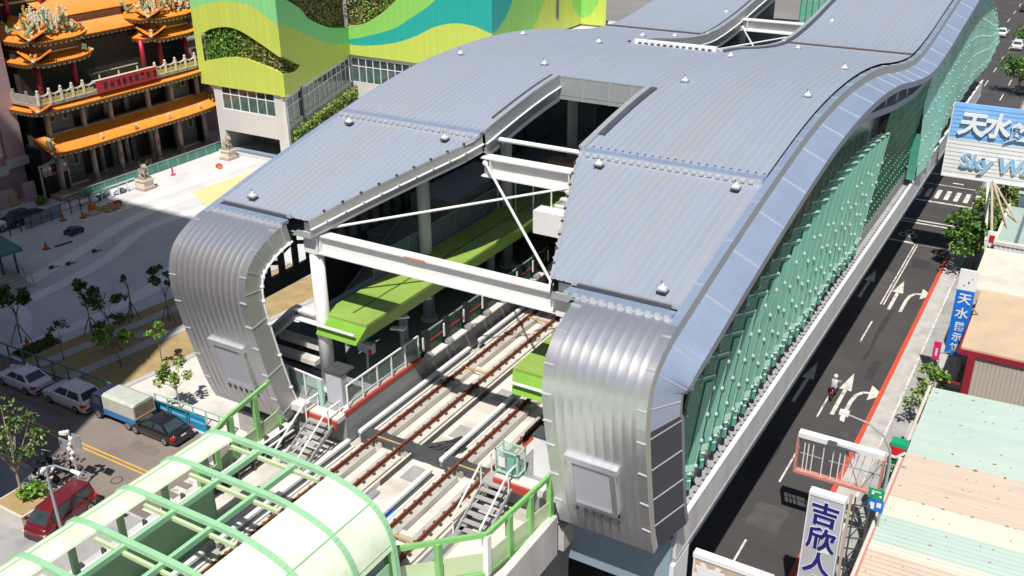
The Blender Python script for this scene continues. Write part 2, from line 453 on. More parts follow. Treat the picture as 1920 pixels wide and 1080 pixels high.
for a, b in ((-64.6, -63.1), (-62.1, -59.6), (-58.6, -55.0)):
    g.prism([(sk(a, 36.6), 36.6, .08), (sk(b, 36.6), 36.6, .08), (sk(b, 60), 60, .08), (sk(a, 60), 60, .08)], (0, 0, .06))
struct(g, 'soil_bed')
g = MB().m('kerb')
for a, b in ((-63.1, -62.1), (-59.6, -58.6), (-55.0, -54.5)):
    g.prism([(sk(a, 36.6), 36.6, .05), (sk(b, 36.6), 36.6, .05), (sk(b, 60), 60, .05), (sk(a, 60), 60, .05)], (0, 0, .17))
g.box(-60.3, -59.4, 43.2, 44.2, .12, .24)
struct(g, 'bed_kerb')
g = MB().m('deck_pale'); g.prism([(-54.45, 36.6, .09), (-36.2, 36.6, .09), (-36.2, 60, .09), (-51.5, 60, .09)], (0, 0, .05)); struct(g, 'pale_paving')

rr = random.Random(13)
g = MB()
for x, y, a, b, k in ((-11.0, 46.5, 1.9, 2.6, 'asphalt_old'), (-13.0, 52, 1.2, 5, 'asphalt_new'), (-9.6, 66.5, .7, 3.2, 'asphalt_new'), (-12.2, 82, 1.0, 6, 'asphalt_old'), (-10.2, 88, 1.5, 2.2, 'asphalt_new'), (-12.0, 101, 2.6, .5, 'asphalt_old'), (-15, 130, 2, 9, 'asphalt_old'), (-10.5, 72.5, .35, 9.5, 'asphalt_new'),
                      (-52, 29.8, 3.2, .8, 'side_patch'), (-58, 33.3, 6, .5, 'side_patch'), (-47.5, 33.4, 2.4, .9, 'side_patch')):
    z = .003 if x > -30 else -.006
    n = 14
    g.m(k).face([(x + a / 2 * max(-1, min(1, 1.35 * math.cos(t))) + rr.uniform(-.1, .1), y + b / 2 * max(-1, min(1, 1.35 * math.sin(t))) + rr.uniform(-.12, .12), z) for t in [2 * math.pi * i / n for i in range(n)]])
struct(g, 'road_patches')
for i, (x, y, w) in enumerate(((-12.6, 65.6, 'main road just below the turn arrows'), (-9.3, 57.2, 'main road beside the red kerb'), (-12.7, 74.8, 'main road ahead of the double white line'))):
    g = MB().m('dark_steel').tube([(x, y, -.03), (x, y, .005)], .36, 14).m('asphalt_old').tube([(x, y, -.03), (x, y, .008)], .28, 14)
    tag(g.build('manhole_cover'), 'round manhole cover in the ' + w, 'manhole cover')

# ================================================================== THE METRO STATION
X0 = -22.8
XL, XR = -34.6, -11.0
RP = [(30.3, 19.86), (34.2, 20.8), (40.1, 22.05), (46, 23.05), (51, 23.4), (56, 23.3), (61, 22.8), (65.8, 22.0), (70.2, 21.4), (74, 21.2), (79.2, 21.6), (84, 22.25), (89, 22.9), (95, 23.7), (102, 24.3), (110, 24.3), (122, 23.4)]
_rs = interp([(a, b, 0) for a, b in RP], 10)
_ry = [p.x for p in _rs]; _rz = [p.y for p in _rs]
def zr(y): return float(np.interp(y, _ry, _rz))
PF = [(28.95, 10.2), (28.45, 11.6), (27.75, 14.6), (27.38, 16.76), (27.5, 18.05), (27.95, 18.82), (28.7, 19.33), (29.5, 19.66), (30.3, 19.86)]
PROF = [(p.x, p.y) for p in interp([(a, b, 0) for a, b in PF], 6)]
ST = thing('metro_station', 'long elevated station under a silver wave roof whose two front ends curl down', 'station', (X0, 30, 0))
def part(mb, name, parent=None, label=None):
    o = mb.build(name, parent or ST)
    if label: o['label'] = label
    return o
# --- roof sheets with standing seams
PITCH_S = .37
def roof_sheet(side, ya, yb, fin, dz=0.0, xo=None):
    """side 'L' or 'R'; fin(y) gives the inner edge"""
    n = max(2, int((yb - ya) / .75))
    ys = [lerp(ya, yb, i / n) for i in range(n + 1)]
    lo = XL + .35 if side == 'L' else min(fin(y) for y in ys)
    hi = XR - .35 if side == 'R' else max(fin(y) for y in ys)
    mb = MB()
    k0 = math.floor((lo - X0) / PITCH_S); k1 = math.ceil((hi - X0) / PITCH_S)
    for k in range(k0, k1):
        a = X0 + k * PITCH_S; b = a + PITCH_S
        offs = [(a, 0), (a + .03, .035), (a + .07, .035), (a + .10, 0), (b, 0)]
        cols = []
        for (x, h) in offs:
            row = []
            for y in ys:
                xa = XL + .35 if side == 'L' else fin(y); xb = fin(y) if side == 'L' else XR - .35
                row.append((min(max(x, xa), xb), y, zr(y) + dz + h))
            cols.append(row)
        for j in range(4):
            mb.m('roof_metal' if j == 3 else 'roof_rib')
            for i in range(n):
                p, q, r_, s_ = cols[j][i], cols[j + 1][i], cols[j + 1][i + 1], cols[j][i + 1]
                if abs(q[0] - p[0]) < 1e-4 and abs(r_[0] - s_[0]) < 1e-4: continue
                mb.face([p, q, r_, s_])
    return part(mb, 'roof_sheet')
def trap(sgn):
    def f(y):
        h = float(np.interp(y, [30.3, 30.65, 30.75, 39.4, 40.2], [7.1, 7.1, 6.15, 2.75, 2.75])); return X0 + sgn * h
    return f
def const(v): return lambda y: X0 + v
SEGS = [(30.75, 39.95, trap(-1), trap(1), 0.0), (39.95, 47.7, const(-2.6), const(2.6), .14), (47.7, 58.8, const(0), const(0), .14), (58.8, 72.4, const(-3.1), const(2.45), .14), (72.4, 118, const(-3.1), const(2.45), .20)]
roofs = []
for ya, yb, fl, fr, dz in SEGS:
    roofs.append(roof_sheet('L', ya, yb, fl, dz)); roofs.append(roof_sheet('R', ya, yb, fr, dz))
# soffit and inner girders
for ya, yb, fl, fr, dz in SEGS:
    n = max(2, int((yb - ya) / 1.5))
    ys = [lerp(ya, yb, i / n) for i in range(n + 1)]
    for xa, xb in ((lambda y: XL + .2, fl), (fr, lambda y: XR - .2)):
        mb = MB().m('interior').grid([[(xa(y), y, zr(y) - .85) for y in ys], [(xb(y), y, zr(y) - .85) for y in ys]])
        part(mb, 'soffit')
    if fl(ya) < X0 - .5:
        for f, s in ((fl, 1), (fr, -1)):
            mb = MB().m('fascia' if ya < 39 else 'grey_steel')
            mb.grid([[(f(y), y, zr(y) + dz + .03) for y in ys], [(f(y) + s * .04, y, zr(y) - .38) for y in ys]])
            gd = .85 if ya < 39 else 1.2
            mb.grid([[(f(y) + s * .02, y, zr(y) - .38) for y in ys], [(f(y) + s * .02, y, zr(y) - gd) for y in ys]])
            mb.m('white_steel').grid([[(f(y) + s * .04, y, zr(y) - .38) for y in ys], [(f(y) + s * .12, y, zr(y) - .40) for y in ys]])
            mb.m('grey_steel').grid([[(f(y) + s * .12, y, zr(y) - .40) for y in ys], [(f(y) + s * .12, y, zr(y) - .46) for y in ys]])
            part(mb, 'edge_girder')
            if ya > 39:
                mb = MB().m('seam')
                for y0, y1 in zip(ys, ys[1:]):
                    mb.bar((f(y0) - s * .13, y0, zr(y0) + dz + .09), (f(y1) - s * .13, y1, zr(y1) + dz + .09), .28, .14)
                mb.m('slot')
                for y0, y1 in zip(ys[:-1], ys[1:]):
                    if y0 > 40.0: mb.bar((f(y0) - s * .42, y0, zr(y0) + dz + .06), (f(y1) - s * .42, y1, zr(y1) + dz + .06), .26, .06)
                part(mb, 'edge_flashing')
            else:
                mb = MB().m('seam')
                for y0, y1 in zip(ys, ys[1:]):
                    mb.bar((f(y0) - s * .05, y0, zr(y0) + dz + .04), (f(y1) - s * .05, y1, zr(y1) + dz + .04), .12, .1)
                for k, y in enumerate(np.arange(31.5, 39.5, .9)):
                    mb.m('dark_steel').box(f(y) - .05, f(y) + .05, y - .05, y + .05, zr(y) + .08, zr(y) + .17)
                    mb.m('seam').ball((f(y) + s * .12, y, zr(y) - .32), .06, 6, 4)
                part(mb, 'edge_flashing')
# closing end girders at the far end of the two openings
mb = MB().m('grey_steel').box(X0 - 2.6, X0 + 2.6, 47.72, 47.95, zr(47.8) - 1.1, zr(47.8) + .17)
for x in (-1.2, .4, 1.7): mb.m('seam').box(X0 + x, X0 + x + .06, 47.66, 47.72, zr(47.8) - 1.1, zr(47.8) + .1)
part(mb, 'end_girder')
mb = MB().m('white_steel').box(X0 - 3.0, X0 + 2.4, 58.45, 58.75, zr(58.6) + .15, zr(58.6) + .42)
mb.m('slot')
for i in range(12): mb.box(X0 - 2.7 + i * .42, X0 - 2.5 + i * .42, 58.36, 58.45, zr(58.6) + .14, zr(58.6) + .28)
mb.m('grey_steel').box(X0 - 3.1, X0 + 2.45, 58.76, 58.84, zr(58.7) - 1.2, zr(58.7) + .14)
part(mb, 'end_girder')
# cross seams: riser, flashing plate and slot
def cross_seam(y, xs, kind):
    z = zr(y)
    for a, b in xs:
        mb = MB()
        if kind == 'step':
            mb.m('flashing').box(a, b, y, y + .55, z + .02, z + .235)
            mb.m('seam').box(a, b, y - .13, y - .002, z - .02, z + .165)
            mb.m('seam')
            k = a
            while k < b - .2:
                mb.box(k, k + .2, y - .24, y - .132, z + .0, z + .10); k += PITCH_S
            mb.m('dark_steel'); k = a
            while k < b - .1:
                mb.box(k, k + .09, y + .56, y + .68, z + .16, z + .27); k += PITCH_S
        elif kind == 'dark':
            mb.m('brown_seam').box(a, b, y - .1, y + .15, z + .02, z + .26)
            mb.m('slot').box(a, b, y - .16, y - .102, z - .1, z + .24)
            mb.m('seam').box(a, b, y - .6, y - .2, z + .10, z + .19)
        else:
            mb.m('slot').box(a + .3, b - .25, y + .30, y + .42, z - .1, z + .24)
            mb.m('flashing').box(a, b, y - .12, y + .298, z - .06, z + .10)
            mb.m('seam').box(a, b, y + .422, y + .56, z + .1, z + .29)
            mb.m('seam'); k = a
            while k < b - .2:
                mb.box(k, k + .22, y - .2, y - .122, z - .06, z + .09); k += PITCH_S
        part(mb, 'roof_seam')
cross_seam(39.75, ((XL + .3, X0 - 2.75), (X0 + 2.75, XR - .35)), 'step')
cross_seam(72.3, ((XL + .3, X0 - 3.2), (X0 + 2.6, XR - .4)), 'dark')
cross_seam(30.2, ((XL + .35, X0 - 7.1), (X0 + 7.1, XR - .35)), 'slot')
# --- outer edge: flashing, fascia, tiled ledge and gutter following the whole profile
EP = PROF[:-1] + [(y, zr(y)) for y in np.arange(30.3, 120, 1.0)]
def edge_frames():
    out = []
    for i, (y, z) in enumerate(EP):
        a = EP[max(i - 1, 0)]; b = EP[min(i + 1, len(EP) - 1)]
        d = Vector((0, b[0] - a[0], b[1] - a[1])).normalized()
        n = Vector((0, d.z, -d.y))
        if n.z > 0 and n.y < 0: n = -n
        out.append((Vector((0, y, z)), n, max(0.0, min(1.0, n.y)) ** 1.2))
    return out
EF = edge_frames()
def epos(fr, xe, sg, xo, d):
    p, n, w = fr
    return (xe + sg * xo, p.y + n.y * d, p.z + n.z * d)
def unfold(row):
    row = [list(p) for p in row]
    n = 60
    zm = -1e9
    for i in range(n):
        zm = max(zm, row[i][2]); row[i][2] = zm
        if row[i][2] >= 17.2 and i + 1 < n: pass
    ym = 1e9
    for i in range(n - 1, -1, -1):
        if row[i][2] > 15.5: ym = min(ym, row[i][1]); row[i][1] = max(ym, row[i][1]) if row[i][2] < 16.5 else ym
    return [tuple(p) for p in row]
for xe, sg in ((XL, -1), (XR, 1)):
    def prof(fr):
        w = fr[2]
        return [(-.36, 0), (0, -.03), (.03, .42 - .1 * w), (lerp(1.18, .62, w), lerp(.85, 1.75, w)), (lerp(1.2, .64, w), lerp(1.2, 1.95, w))]
    names = [('edge_flashing', 'flashing'), ('fascia_band', 'fascia'), ('roof_ledge', 'flashing'), ('roof_gutter', 'gutter')]
    for j, (nm, mm) in enumerate(names):
        rows = [unfold([epos(fr, xe, sg, *prof(fr)[j]) for fr in EF]), unfold([epos(fr, xe, sg, *prof(fr)[j + 1]) for fr in EF])]
        mb = MB()
        # the lower, overhanging part of the curled end is coloured dark
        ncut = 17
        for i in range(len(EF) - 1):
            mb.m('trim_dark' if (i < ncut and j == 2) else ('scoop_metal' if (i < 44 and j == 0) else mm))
            mb.face([rows[0][i], rows[1][i], rows[1][i + 1], rows[0][i + 1]])
        if j in (0, 2):
            mb.m('seam')
            acc = 0
            for i in range(1, len(EF) - 1):
                acc += (EF[i][0] - EF[i - 1][0]).length
                lim = 1.35 if i < 44 else 2.3
                if acc > lim:
                    acc = 0
                    a, b = Vector(rows[0][i]), Vector(rows[1][i])
                    mb.bar(a - EF[i][1] * .01, b - EF[i][1] * .01, .045, .04)
        part(mb, nm)
# --- the two curled front ends
def scoop(xa, xb, xin):
    mb = MB()
    rib = []
    fw = .34
    for sd in (0, 1):
        x0, x1 = (xa, xa + fw) if sd == 0 else (xb - fw, xb)
        if (sd == 0) != (xin == xa): continue
        mb.m('scoop_metal', True).grid([[(x0, y, z) for y, z in PROF], [(x1, y, z) for y, z in PROF]])
        mb.m('seam')
        acc = 0
        for i in range(1, len(PROF)):
            acc += math.dist(PROF[i], PROF[i - 1])
            if acc > 1.2:
                acc = 0
                y, z = PROF[i]; mb.bar((x0 - .03, y - .02, z + .02), (x1 + .03, y - .02, z + .02), .06, .05)
    x = xa + (fw if xin == xa else .36)
    xe = xb - (.36 if xin == xa else fw)
    n = round((xe - x) / PITCH_S); w = (xe - x) / n
    fr = EF[:len(PROF)]
    K = 8
    cols = []
    for k in range(n * K + 1):
        u = x + w * k / K
        h = (.015 if xb < X0 else .007) * (.5 - .5 * math.cos(2 * math.pi * k / K)) ** 3
        cols.append([(u, p.y - nn.y * h, p.z - nn.z * h) for p, nn, _ in fr])
    mb.m('scoop_metal', True).grid(cols)
    o = part(mb, 'curled_end')
    # inner cheek and back lining
    s = 1 if xin == xa else -1
    mb = MB().m('fascia')
    for i in range(len(fr) - 1):
        mb.m('fascia')
        q = [fr[i], fr[i + 1]]
        mb.face([(xin, q[0][0].y, q[0][0].z), (xin, q[1][0].y, q[1][0].z), (xin, q[1][0].y + q[1][1].y * .95, q[1][0].z + q[1][1].z * .95), (xin, q[0][0].y + q[0][1].y * .95, q[0][0].z + q[0][1].z * .95)])
    mb.m('seam')
    for i in range(3, len(fr), 6):
        p, nn, _ = fr[i]; mb.bar((xin - s * .01, p.y, p.z), (xin - s * .01, p.y + nn.y * .95, p.z + nn.z * .95), .03, .05)
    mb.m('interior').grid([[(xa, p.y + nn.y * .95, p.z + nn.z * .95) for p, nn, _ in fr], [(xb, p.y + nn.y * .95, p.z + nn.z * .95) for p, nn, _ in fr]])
    p0, n0, _ = fr[0]
    mb.m('trim_dark').face([(xa, p0.y, p0.z), (xb, p0.y, p0.z), (xb, p0.y + n0.y * .95, p0.z + n0.z * .95), (xa, p0.y + n0.y * .95, p0.z + n0.z * .95)])
    part(mb, 'end_lining')
    # tube along the inner edge with small clamps
    mb = MB().m('white_steel').tube([(xin - s * .06, p.y + nn.y * .98, p.z + nn.z * .98) for p, nn, _ in fr], .05, 6)
    for i in range(2, len(fr), 4):
        p, nn, _ = fr[i]; mb.ball((xin - s * .06, p.y + nn.y * .98, p.z + nn.z * .98), .10, 6, 4)
    part(mb, 'edge_rail')
    return o
def pyz(z): return float(np.interp(z, [q[1] for q in PROF], [q[0] for q in PROF]))
for xa, xb, xin in ((XL, X0 - 7.1, X0 - 7.1), (X0 + 7.1 + .55, XR, X0 + 7.1 + .55)):
    o = scoop(xa, xb, xin)
    xc = -13.25 if xb == XR else -31.95
    mb = MB()
    za, zb, hw = 11.85, 14.2, 1.0
    P = lambda z, d=0: pyz(z) - d
    mb.m('scoop_metal')
    for a, b in ((xc - hw, xc - hw + .22), (xc + hw - .22, xc + hw)):
        mb.prism([(a, P(za, .02), za), (b, P(za, .02), za), (b, P(zb, .02), zb), (a, P(zb, .02), zb)], (0, -.16, 0))
    mb.prism([(xc - hw, P(za, .02), za), (xc + hw, P(za, .02), za), (xc + hw, P(za + .2, .02), za + .2), (xc - hw, P(za + .2, .02), za + .2)], (0, -.15, 0))
    mb.m('seam').prism([(xc - hw - .1, P(zb), zb), (xc + hw + .1, P(zb), zb), (xc + hw + .1, P(zb + .28), zb + .28), (xc - hw - .1, P(zb + .28), zb + .28)], (0, -.17, -.03))
    mb.m('slot')
    for k in range(6): mb.tube([(xc - hw + .2 + k * .36, P(za, .12), za - .05), (xc - hw + .2 + k * .36, P(za - .2, .10), za - .28)], .05, 6)
    f = part(mb, 'service_hatch', o)
    mb = MB().m('sign_grey').prism([(xc - .78, P(za + .22, .06), za + .22), (xc + .78, P(za + .22, .06), za + .22), (xc + .78, P(zb - .06, .06), zb - .06), (xc - .78, P(zb - .06, .06), zb - .06)], (0, -.05, 0))
    part(mb, 'hatch_panel', f)
# --- roof vents
VENTS = [(-32.8, 31.3), (-12.25, 31.3), (-33.0, 38.8), (-27.0, 38.8), (-18.6, 38.8), (-12.2, 38.8), (-33.0, 49.4), (-27.3, 49.4), (-18.8, 49.4), (-12.3, 49.4),
         (-33, 56.8), (-27.5, 56.8), (-18.9, 56.8), (-12.3, 56.8), (-28.7, 66.4), (-27.4, 69.3), (-18.4, 69.6), (-27.2, 79.7), (-18.7, 79.7), (-28, 92), (-18.5, 92)]
for x, y in VENTS:
    if 1:
        z = zr(y) + .16
        mb = MB().m('dark_steel').box(x - .19, x + .19, y - .17, y + .17, z - .05, z + .03).m('seam').box(x - .20, x + .20, y - .18, y + .18, z + .03, z + .09).m('white_steel').box(x - .13, x + .13, y - .1, y + .1, z + .09, z + .13)
        mb.m('white_steel').tube([(x, y, z + .14), (x, y, z + .26)], [.07, .05], 8).m('dark_steel').tube([(x - .05, y, z + .24), (x - .05, y + .02, z + .38)], .02, 5)
        ro = roofs[0]
        for q, (ya, yb, *_r) in enumerate(SEGS):
            if ya <= y < yb: ro = roofs[2 * q + (0 if x < X0 else 1)]
        part(mb, 'roof_vent', ro)
# --- cross beams, tie rods, columns
def ibeam(x0, x1, y, zt, h=.85, w=.55):
    mb = MB().m('white_steel')
    mb.box(x0, x1, y - w / 2, y + w / 2, zt - .07, zt).box(x0, x1, y - w / 2, y + w / 2, zt - h, zt - h + .07).box(x0, x1, y - .04, y + .04, zt - h + .07, zt - .07)
    for x in (x0 + .5, x1 - .5): mb.box(x - .03, x + .03, y - w / 2 + .03, y - .042, zt - h + .071, zt - .071)
    return part(mb, 'cross_beam')
b1 = ibeam(X0 - 6.6, X0 + 6.6, 31.5, 19.15, .95)
mb = MB().m('orange').box(-24.1, -23.0, 31.21, 31.222, 19.09, 19.16); part(mb, 'paint_stain', b1)
ibeam(X0 - 2.7, X0 + 2.7, 40.05, 21.0, 1.0, .7)
mb = MB().m('white_steel').tube([(X0 - 2.6, 41.2, 21.55), (X0 + 2.6, 41.2, 21.55)], .12, 8); part(mb, 'tie_tube')
ibeam(X0 - 3.1, X0 + 2.5, 68.2, 21.0, .5); ibeam(X0 - 3.1, X0 + 2.5, 80.2, 21.4, .9, .8)
for a, b in (((X0 - 6.2, 31.6, 19.3), (X0 + 2.3, 40.0, 20.2)), ((X0 - 2.5, 39.8, 20.7), (X0 + 6.2, 31.7, 18.5)), ((X0 - 3, 68.5, 20.7), (X0 + 2.3, 80, 20.7)), ((X0 + 2.3, 68.5, 20.7), (X0 - 3, 80, 20.7))):
    mb = MB().m('white_steel').tube([a, b], .065, 8)
    for p in (a, b): mb.ball(p, .16, 8, 5)
    part(mb, 'tie_rod')
for y in (31.5, 40.0, 48.5, 57, 65.5, 74, 82.5, 91):
    for sx in (-6.55, 6.55):
        mb = MB().m('white_steel', True).tube([(X0 + sx, y, 10.9), (X0 + sx, y, 18.3 if y < 32 else zr(y) - .9)], [.34, .34], 16)
        mb.m('white_steel').tube([(X0 + sx, y, 10.9), (X0 + sx, y, 11.05)], .5, 16)
        if y < 32: mb.box(X0 + sx - .38, X0 + sx + .38, y - .36, y + .36, 18.2, 19.25).box(X0 + sx - .3, X0 + sx + .3, y - .3, y + .3, 19.251, zr(y) - .5)
        part(mb, 'column')
# --- deck, platforms, galleries, canopies
mb = MB().m('concrete').box(-34.0, -15.3, 29.6, 120, 8.0, 9.2)
part(mb, 'track_slab')
for e, q in ((-10.78, 1), (-34.82, -1)):
    bx = lambda m_, a0, a1, *r_: mb.m(m_).box(min(e + q * a0, e + q * a1), max(e + q * a0, e + q * a1), *r_)
    mb = MB()
    bx('pavement_grey', -1.6, -.16, 31.0, 118, 9.8, 10.0)
    bx('parapet', -.16, 0, 30.8, 118, 8.62, 10.2); bx('wall_white', -.2, .02, 30.8, 118, 10.201, 10.25); bx('pavement_grey', -.14, .05, 30.8, 118, 8.5, 8.64)
    mb.m('slot')
    for i in range(170):
        y = 31.6 + i * .5; bx('slot', -.30, -.17, y, y + .20, 10.001, 10.07); bx('slot', -.42, -.30, y, y + .07, 10.001, 10.05)
    part(mb, 'deck_edge')
mb = MB().m('bluegrey').box(-34.6, -11.0, 30.9, 118, 7.6, 8.49); part(mb, 'deck_slab')
for xa, xb in ((-16.4, -10.9), (-34.6, -29.2)):
    part(MB().m('bluegrey').box(xa, xb, 30.55, 30.85, 6.9, 9.75), 'end_wall')
part(MB().m('wall_white').box(-10.9, -10.72, 30.55, 32.2, 6.2, 8.45), 'end_wall')
for y in np.arange(33, 117, 12.0):
    part(MB().m('wall_white').prism([(-10.95, y, 8.48), (-12.6, y, 8.48), (-12.6, y, 4.8), (-11.2, y, 7.4)], (0, 1.6, 0)), 'cantilever_bracket')
    for xc_ in (X0 - 4, X0 + 4): part(MB().m('concrete').box(xc_ - 1.1, xc_ + 1.1, y - .2, y + 1.8, -.05, 7.6), 'station_pier')
for sx, nm in ((-1, 'L'), (1, 'R')):
    e = X0 + sx * 4.28
    o = X0 + sx * 11.3
    a, b = min(e, o), max(e, o)
    mb = MB().m('floor_dark').box(a, b, 29.9, 118, 9.3, 10.9)
    ed = (e - .30, e) if sx < 0 else (e, e + .30)
    mb.m('deck_pale').box(ed[0] - .2 * (sx < 0), ed[1] + .2 * (sx > 0), 29.8, 36.1, 10.901, 10.98)
    mb.m('red_paint').box(e - .02 if sx > 0 else e - .14, e + .14 if sx > 0 else e + .02, 29.9, 36.1, 10.78, 10.985)
    mb.m('deck_pale').box(min(e, e + sx * 1.9), max(e, e + sx * 1.9), 29.3, 29.9, 10.7, 10.93)
    mb.m('red_paint').box(min(e, e + sx * 1.9), max(e, e + sx * 1.9), 29.2, 29.3, 10.5, 10.86)
    mb.m('deck_pale').box(min(e + sx * 2.1, e + sx * 5.0), max(e + sx * 2.1, e + sx * 5.0), 29.3, 29.9, 10.65, 11.0)
    part(mb, 'platform')
    # canopy over the platform
    cin, cout = X0 + sx * 3.94, X0 + sx * 6.6
    xs = sorted((cin, cout))
    xm = (cin + cout) / 2
    mb = MB()
    mb.m('canopy_green').box(xs[0], xm - .06, 31.5, 78, 14.86, 15.0).box(xm + .06, xs[1], 31.5, 78, 14.86, 15.0)
    mb.m('rust').box(xm - .06, xm + .06, 32.2, 78, 14.86, 14.93)
    mb.m('canopy_green').box(xm - .06, xm + .06, 31.5, 32.2, 14.86, 15.0)
    ci = X0 + sx * 4.2
    mb.m('canopy_side')
    mb.face([(cin, 31.5, 14.86), (cout, 31.5, 14.86), (cout, 30.95, 14.1), (ci, 30.95, 14.1)])
    mb.face([(cin, 31.5, 14.86), (ci, 30.95, 14.1), (ci, 78, 14.1), (cin, 78, 14.86)])
    mb.face([(ci, 30.95, 14.1), (cout, 30.95, 14.1), (cout, 78, 14.1), (ci, 78, 14.1)])
    mb.face([(cout, 31.5, 14.86), (cout, 78, 14.86), (cout, 78, 14.1), (cout, 30.95, 14.1)])
    mb.m('canopy_joint')
    for i in range(15): mb.box(xs[0] + .02, xs[1] - .02, 34.2 + i * 3, 34.24 + i * 3, 14.99, 15.004)
    cp_ = part(mb, 'platform_canopy')
    mb = MB().m('white_steel').tube([(cin + sx * .3, 30.95, 14.62), (cout + sx * 1.4, 30.95, 14.62)], .07, 8); part(mb, 'canopy_tube', cp_)
    for y in (36, 44.5, 53, 61.5, 70):
        mb = MB().m('bluegrey', True).tube([(xm, y, 10.9), (xm, y, 14.1)], .24, 14); part(mb, 'canopy_post')
    # side gallery with a slot of daylight in front of it
    ga, gb = sorted((X0 + sx * 7.0, X0 + sx * 11.4))
    mb = MB().m('floor_dark').box(ga, gb, 41, 118, 14.75, 14.88)
    gi = X0 + sx * 7.0
    mb.m('bluegrey').box(gi - .16, gi + .16, 31.8, 118, 14.3, 14.95)
    mb.m('interior').box(ga, gb, 41, 118, 14.2, 14.749)
    part(mb, 'gallery_floor')
    mb = MB().m('grey_steel')
    for i in range(22): mb.box(gi - .03, gi + .03, 36 + i * 1.5, 36.06 + i * 1.5, 14.95, 16.05)
    mb.box(gi - .04, gi + .04, 36, 69, 16.05, 16.11)
    mb.m('glass_clear').box(gi - .012, gi + .012, 36.1, 69, 15.0, 15.98)
    part(mb, 'gallery_railing')
# crossing gallery at the far end of the opening
mb = MB().m('floor_dark').box(X0 - 6.8, X0 + 6.8, 47.6, 58, 14.5, 14.88)
mb.m('bluegrey').box(X0 - 6.8, -26.5, 47.3, 47.58, 14.2, 14.98)
mb.m('sign_white').box(-26.45, X0 + 6.8, 46.6, 47.59, 14.35, 15.75)
for i in range(5): mb.m('white_steel').box(-26.3, -22.0, 48.2 + i * .7, 48.5 + i * .7, 15.0 + i * .22, 15.1 + i * .22)
part(mb, 'crossing_gallery')
mb = MB().m('white_steel')
for i in range(9): mb.box(X0 - 6.5 + i * 1.2, X0 - 6.44 + i * 1.2, 47.35, 47.41, 14.98, 17.6)
mb.box(X0 - 6.6, X0 + 3.4, 47.34, 47.42, 17.6, 17.7)
part(mb, 'gallery_railing')
# interior partitions seen through the openings
for q in ((-33.5, -30.2, 62, 62.3, 10.9, 20), (-15.4, -12, 62, 62.3, 10.9, 20), (X0 - 8, X0 + 8, 66, 66.3, 14.9, 20)): part(MB().m('interior').box(*q), 'concourse_partition')
part(MB().m('floor_dark').box(-33.2, -30.4, 44, 51, 14.9, 16.4), 'concourse_partition')
part(MB().m('timber').box(-29.0, -27.2, 53, 54, 14.9, 16.6), 'concourse_partition', label='tan timber partition under the second opening')
# escalator by the front of the left gallery
mb = MB().m('interior').prism([(-32.6, 35.2, 10.9), (-32.6, 42.5, 14.7), (-32.6, 42.5, 15.6), (-32.6, 35.2, 12.1)], (1.7, 0, 0))
mb.m('grey_steel').bar((-32.6, 35, 12.2), (-32.6, 42.5, 15.75), .08, .1).bar((-30.9, 35, 12.2), (-30.9, 42.5, 15.75), .08, .1)
part(mb, 'escalator')
# left side wall: transom bands and frosted panes of uneven shape
mb = MB().m('dark_steel').box(-34.62, -34.4, 30.8, 118, 14.0, 14.85)
mb.box(-34.6, -34.42, 30.8, 118, 17.6, 18.3).box(-34.62, -34.35, 37.4, 118, 10.2, 14.0).box(-34.62, -34.4, 30.8, 37.4, 10.2, 11.5)
mb.m('interior').box(-34.56, -34.46, 37.4, 60, 14.85, 17.05)
y = 31.0
while y < 60:
    mb.m('dark_steel').box(-34.58, -34.44, y, y + .38, 14.85, 17.6)
    for z in (15.75 + .25 * math.sin(y * 7), 16.75 + .2 * math.cos(y * 5)):
        mb.prism([(-34.56, y + .38, z), (-34.56, y + 1.05, z + .25 * math.sin(y * 3)), (-34.56, y + 1.05, z + .22 + .25 * math.sin(y * 3)), (-34.56, y + .38, z + .22)], (.1, 0, 0))
    y += 1.05
part(mb, 'window_wall')
mb = MB().m('interior').box(-34.6, -34.45, 60, 118, 10.2, 19.5); part(mb, 'side_wall')
# low steel bracket by the left curl (bent white beam)
mb = MB().m('white_steel').bar((-33.6, 31.3, 12.55), (-31.0, 31.3, 14.98), .45, .10).bar((-33.4, 31.3, 12.2), (-30.85, 31.3, 14.55), .45, .10).bar((-33.5, 31.42, 12.38), (-30.95, 31.42, 14.77), .06, .42)
mb.bar((-31.0, 31.3, 15.0), (-29.5, 31.3, 15.0), .45, .10).bar((-30.9, 31.3, 14.55), (-29.5, 31.3, 14.55), .45, .10).bar((-31.0, 31.42, 14.77), (-29.5, 31.42, 14.77), .06, .42)
part(mb, 'bent_bracket')
# --- platform edge gates on the left platform
for sx in (-1, 1):
    for i in range(28):
        y = 36.2 + i * 1.9
        e = X0 + sx * 4.28
        s = -sx
        mb = MB().m('black').box(e - .12, e + .12, y, y + .45, 10.95, 12.35)
        mb.m('white_steel').box(e + s * .13 - .03, e + s * .13 + .03, y - .16, y - .06, 11.4, 12.15)
        mb.m('grey_steel').box(e - .03, e + .03, y + .45, y + 1.9, 12.22, 12.3).box(e - .03, e + .03, y + .45, y + .52, 10.98, 12.22)
        mb.m('red_paint').box(e + s * .035, e + s * .05, y + .5, y + 1.88, 11.6, 11.72)
        mb.m('deck_pale').box(min(e, e + s * .42), max(e, e + s * .42), y + .5, y + 1.7, 10.90, 10.99)
        mb.m('glass_dark').box(e - .015, e + .015, y + .5, y + 1.88, 11.0, 12.2)
        gt = part(mb, 'platform_gate')
        mb = MB().m('grey_steel').tube([(e + s * .3, y - .05, 11.05), (e + s * .3, y + .25, 11.05)], .2, 10)
        part(mb, 'gate_motor', gt)
